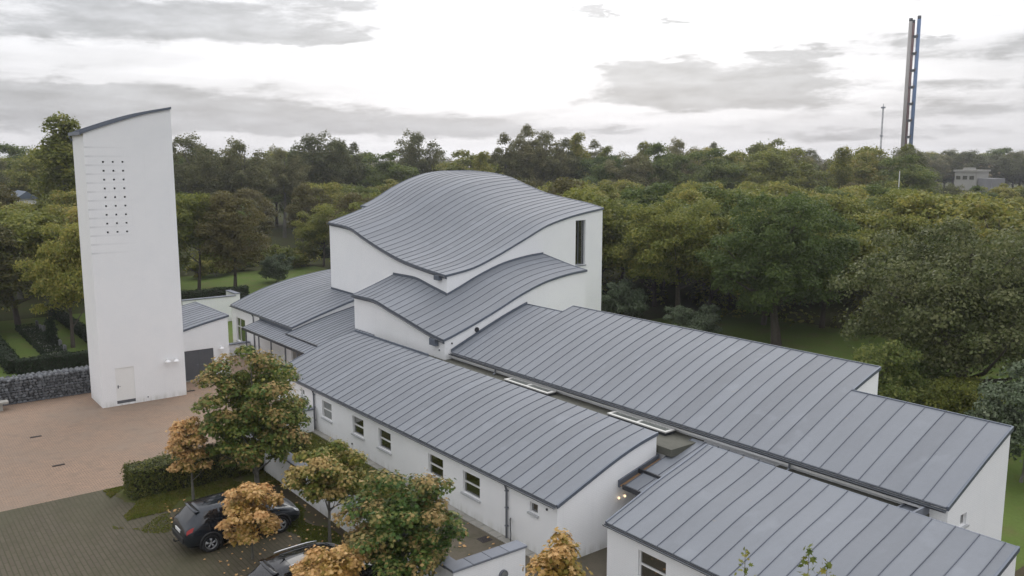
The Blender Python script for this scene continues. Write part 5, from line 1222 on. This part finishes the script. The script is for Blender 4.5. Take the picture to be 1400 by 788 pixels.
def make_car(x, y, label, pm, s=1.03, roof_rails=False, glass_roof=False):
    t = thing('parked_car', label, 'car', (x, y, 0)); t.scale = (s, s, s)
    def put(mb, name, m, parent=None, smooth=True):
        o = bpy.data.objects.new(name, mb.mesh(name, m, (0, 0, 0), smooth)); COL.objects.link(o); o.parent = parent or t; return o
    mb = MB(); ys = [STN[0][0]] + [STN[0][0] + (STN[-1][0] - STN[0][0]) * (i / 46) for i in range(1, 46)] + [STN[-1][0]]; k = 0; vs = []
    for yy in ys:
        p = sect(yy); row = [(-a, yy, z) for a, z in reversed(p[1:])] + [(a, yy, z) for a, z in p[:-1]]; row = [(-a, yy, z) for a, z in reversed(p[:-1])][:-1] + [(a, yy, z) for a, z in p[:-1]] + [(p[-2][0] * .5, yy, p[-1][1]), (-p[-2][0] * .5, yy, p[-1][1])]
        k = len(row); vs += row
    fs = [(i * k + j, i * k + (j + 1) % k, (i + 1) * k + (j + 1) % k, (i + 1) * k + j) for i in range(len(ys) - 1) for j in range(k)] + [tuple(range(k - 1, -1, -1)), tuple(range((len(ys) - 1) * k, len(ys) * k))]
    mb.add(vs, fs); body = put(mb, 'body', pm)
    for sd in (-1, 1):
        for a, b, ab, bb in ((-1.42, -.95, -1.62, -.95), (-.88, -.08, -.88, -.08), (0.0, .62, 0.0, 1.05)):
            put(patch(sd, a, b, 2.25, 3.85, .008, y0b=ab, y1b=bb), 'side_window', CARGLASS)
        put(patch(sd, -2.02, 1.95, 8.0, 8.95, .012, 20, 2), 'sill_cladding', BLACKP)
        put(patch(sd, -2.13, -1.86, 4.15, 5.0, .012, 5, 3, -2.14, -1.95), 'tail_light', REDL)
        put(patch(sd, 1.88, 2.12, 4.3, 5.2, .012, 5, 3, 1.98, 2.13), 'headlight', CLEARL)
        # mirror
        q = MB(); q.bbox((sd * .93, .78, .98), (sd * 1.10, .98, 1.12), .03); mi = put(q, 'mirror', pm)
        for yy in (-.55, .38): q = MB(); q.bbox((sd * .905, yy - .09, .87), (sd * .935, yy + .09, .90), .008); put(q, 'door_handle', pm)
        for yy in (-1.33, -.42, .55):
            q = patch(sd, yy - .006, yy + .006, 4.05, 8.0, .004, 1, 10); put(q, 'door_gap', BLACKP)
    put(span(-2.0, -1.62, 1.75, .010), 'rear_window', CARGLASS); put(span(.42, 1.14, 1.85, .010), 'windscreen', CARGLASS)
    q = MB(); q.sweep([(xx, -1.66 + .05 * abs(xx), 1.50 - .03 * abs(xx)) for xx in lin(-.58, .58, 8)], [(-.06, -.02), (.12, -.005), (.12, .02), (-.06, .035)], (0, -1, 0)); put(q, 'spoiler', pm)
    if glass_roof: put(span(-1.15, .10, 1.7, .009), 'glass_roof', CARGLASS)
    q = MB(); q.tube([(0, -1.15, 1.60), (0, -1.22, 1.64), (0, -1.32, 1.68)], [.03, .018, .008], 6); put(q, 'antenna', BLACKP)
    if roof_rails:
        for sd in (-1, 1): q = MB(); q.tube([(sd * .56, yy, sect(yy)[1][1] + .03) for yy in lin(-1.25, .15, 8)], .02, 6); put(q, 'roof_rail', RIM)
    q = MB(); q.bbox((-.62, -2.235, .44), (.62, -2.17, .66), .02); bu = put(q, 'bumper', BLACKP, smooth=False)
    q = MB(); q.box((-.26, -2.215, .74), (.26, -2.185, .85)); put(q, 'number_plate', PLATE, smooth=False)
    q = MB(); q.box((-.52, 2.19, .40), (.52, 2.225, .58)); [q.box((-.50, 2.225, z), (.50, 2.235, z + .012)) for z in (.43, .47, .51, .55)]; put(q, 'grille', BLACKP, smooth=False)
    q = MB(); q.tube([(0, -2.1, .36), (0, -2.32, .36), (0, -2.36, .40), (0, -2.36, .46)], .022, 8); q.lathe((0, -2.36, .46), [(.01, -.02), (.028, 0), (.01, .028)], 8); put(q, 'tow_bar', BLACKP)
    for sd in (-1, 1):
        for yy in (-1.32, 1.32):
            r, w_ = .335, .21; cx = sd * .83
            q = MB(); n = 22; prof = [(.225, -.10), (.30, -.105), (.33, -.085), (r, -.04), (r, .04), (.33, .085), (.30, .105), (.225, .10)]; vs = []; fs = []
            for a in range(n):
                for rr, ww in prof: vs.append((cx + ww, yy + rr * math.cos(2 * math.pi * a / n), r + rr * math.sin(2 * math.pi * a / n)))
            m_ = len(prof)
            for a in range(n):
                b = (a + 1) % n
                for c in range(m_): d = (c + 1) % m_; fs.append((a * m_ + c, a * m_ + d, b * m_ + d, b * m_ + c))
            q.add(vs, fs); wh = put(q, 'wheel', TYRE)
            q = MB(); xo = cx + sd * .07
            vs = []; fs = []
            for a in range(n):
                for rr, ww in ((.228, .025), (.228, -.06), (.20, -.06), (.20, .02)): vs.append((xo + sd * ww, yy + rr * math.cos(2 * math.pi * a / n), r + rr * math.sin(2 * math.pi * a / n)))
            for a in range(n):
                b = (a + 1) % n
                for c in range(4): d = (c + 1) % 4; fs.append((a * 4 + c, a * 4 + d, b * 4 + d, b * 4 + c))
            q.add(vs, fs)
            for a in range(5):
                for da in (-.16, .16):
                    an = 2 * math.pi * a / 5 + .3; e = (xo + sd * .012, yy + .205 * math.cos(an + da), r + .205 * math.sin(an + da)); q.tube([(xo + sd * .02, yy + .04 * math.cos(an), r + .04 * math.sin(an)), e], [.022, .017], 6)
            q.tube([(xo - sd * .03, yy, r), (xo + sd * .035, yy, r)], .045, 10); put(q, 'rim', RIM, wh)
            q = MB(); q.tube([(cx + sd * .02, yy, r), (cx + sd * .045, yy, r)], .20, 18); put(q, 'brake_disc', BLACKP, wh)
            # wheel arch cladding
            q = MB(); vs = []; na = 16
            for a in range(na + 1):
                an = -.35 + (math.pi + .7) * a / na
                for rr, xx in ((.345, .85), (.345, .945), (.415, .945), (.425, .90)): vs.append((sd * xx, yy + rr * math.cos(an), r + .015 + rr * math.sin(an)))
            q.add(vs, [(a * 4 + c, a * 4 + (c + 1) % 4, (a + 1) * 4 + (c + 1) % 4, (a + 1) * 4 + c) for a in range(na) for c in range(4)]); put(q, 'wheel_arch', BLACKP)
    return t
P1 = paint('car_paint_slate', (.016, .021, .028)); P2 = paint('car_paint_black', (.011, .012, .015), .15)
make_car(-9.25, -7.72, 'slate grey small SUV with tow bar parked nearest the hedge', P1, .98)
make_car(-3.05, -7.30, 'black car with long dark glass roof at the bottom edge', P2, 1.02, True, True)

# ------------------------------------------------------------------ far structures
def vtube(parent, name, x, y, z0, z1, r, m, n=14): return MB().tube([(x, y, z0), (x, y, z1)], r, n).build(name, m, parent, True)
t = thing('chimney', 'tall far chimney of three pipes, grey, red and blue, on the right skyline', 'chimney', (-165.3, 335.9, 0))
rx, ry = math.sin(R(37.75 + 24.0)), math.cos(R(37.75 + 24.0)); L_ = math.hypot(rx, ry); rx, ry = .885, .466
CG = mat('chimney_grey', (.32, .30, .285), .6, noise=(.2, .15)); CR = mat('chimney_red', (.11, .04, .037), .6, noise=(.2, .2)); CB = mat('chimney_blue', (.06, .13, .27), .6, noise=(.2, .15))
for nm, off, r, m, zt_ in (('grey_pipe', -1.6, .75, CG, 70.6), ('red_pipe', -.45, .52, CR, 69.9), ('blue_pipe', 1.5, .75, CB, 71.4)):
    cx, cy = -165.3 + rx * off, 335.9 + ry * off
    p = vtube(t, nm, cx, cy, 0, zt_, r, m); vtube(p, 'cap', cx, cy, zt_, zt_ + 1.3, r * .96, DARK)
for k in range(9):
    z = 9.5 + k * 6.8; q = MB(); cx, cy = -165.3 + rx * .40, 335.9 + ry * .40
    q.box((cx - .9, cy - .9, z), (cx + .9, cy + .9, z + 1.0)); q.box((cx - 1.2, cy - .9, z + .9), (cx + 1.2, cy - .8, z + 1.0)); q.box((cx - 1.2, cy + .8, z + .9), (cx + 1.2, cy + .9, z + 1.0))
    for sx in (-1.2, 1.1): q.box((cx + sx, cy - .9, z + .25), (cx + sx + .1, cy + .9, z + 1.4))
    q.build('platform', DARK, t)
t = thing('radio_mast', 'thin far lattice radio mast left of the chimney', 'mast', (-271.6, 505.7, 0))
q = MB(); MX, MY = -271.6, 505.7
for k in range(3):
    a = 2 * math.pi * k / 3; q.tube([(MX + .55 * math.cos(a), MY + .55 * math.sin(a), 0), (MX + .4 * math.cos(a), MY + .4 * math.sin(a), 47)], .13, 5)
for z in range(0, 46, 3):
    for k in range(3): a, b = 2 * math.pi * k / 3, 2 * math.pi * (k + 1) / 3; q.tube([(MX + .5 * math.cos(a), MY + .5 * math.sin(a), z), (MX + .5 * math.cos(b), MY + .5 * math.sin(b), z + 3)], .06, 4)
q.build('lattice', PIPE, t); MB().tube([(MX, MY, 45), (MX, MY, 49.5)], .2, 6).box((MX - 1.2, MY - .6, 46.6), (MX + 1.2, MY + .6, 47.6)).build('antenna', PIPE, t); MB().box((MX - .9, MY - .5, 29), (MX + .9, MY + .5, 29.8)).build('platform', PIPE, t)
t = thing('flagpole', 'thin white pole standing up through the wood left of the oak crown', 'pole', (-40.2, 96.6, 0))
MB().tube([(-40.2, 96.6, 0), (-40.2, 96.6, 12.4)], [.09, .05], 8).build('pole', WHITEP, t); MB().lathe((-40.2, 96.6, 12.4), [(.03, 0), (.08, .06), (.03, .14)], 8).build('finial', CR, t)
t = thing('factory_block', 'pale grey flat-roofed factory block showing above the far trees on the right', 'building', (-115, 282.5, 0))
FB = mat('pale_render', (.30, .295, .27), .8, noise=(.3, .15))
MB().box((-117.5, 278, 0), (-110.5, 287, 10.2)).build('wall', FB, t); MB().box((-117.9, 277.6, 10.2), (-110.1, 287.4, 10.8)).build('parapet', CONC, t)
MB().box((-116, 280.5, 10.8), (-113.5, 284, 11.5)).build('rooftop_unit', FB, t); MB().box((-110.4, 279, 0), (-106, 289, 8.0)).build('annex', mat('grey_cladding', (.19, .19, .20), .6, noise=(.5, .2)), t)
for k in range(3): MB().box((-117.0 + k * 2.2, 277.90, 7.6), (-115.6 + k * 2.2, 277.99, 8.8)).build('window', GLASS, t)
t = thing('far_house', 'small white house with a blue-grey roof half hidden in the trees left of the tower', 'house', (-117.6, 2.7, 0))
MB().box((-121, .3, 0), (-114, 2.6, 8.6)).build('wall', WHITEP, t)
MB().add([(-121.4, .0, 8.6), (-113.6, .0, 8.6), (-113.6, 2.9, 8.6), (-121.4, 2.9, 8.6), (-121.4, 1.45, 9.6), (-113.6, 1.45, 9.6)], [(0, 1, 5, 4), (2, 3, 4, 5), (1, 2, 5), (3, 0, 4), (3, 2, 1, 0)]).build('roof', mat('blue_slate', (.085, .11, .145), .6, noise=(2, .3)), t)
for k in range(2): MB().box((-113.98, .5 + k * 1.0, 6.6), (-113.93, 1.2 + k * 1.0, 7.8)).build('window', GLASS, t)

# ------------------------------------------------------------------ haze
hz = MB().box((-1650, -1650, -1.2), (1650, 1650, 90)).build('haze', []); hz['kind'] = 'stuff'
hm = bpy.data.materials.new('haze_air'); hm.use_nodes = True; N = NT(hm.node_tree)
v = N.n('ShaderNodeVolumePrincipled'); v.inputs['Density'].default_value = .00030; v.inputs['Color'].default_value = (.93, .95, 1, 1); v.inputs['Anisotropy'].default_value = .3
o = N.n('ShaderNodeOutputMaterial'); N.l(v.outputs[0], o.inputs['Volume']); hz.data.materials.append(hm)
SC.cycles.volume_bounces = 0
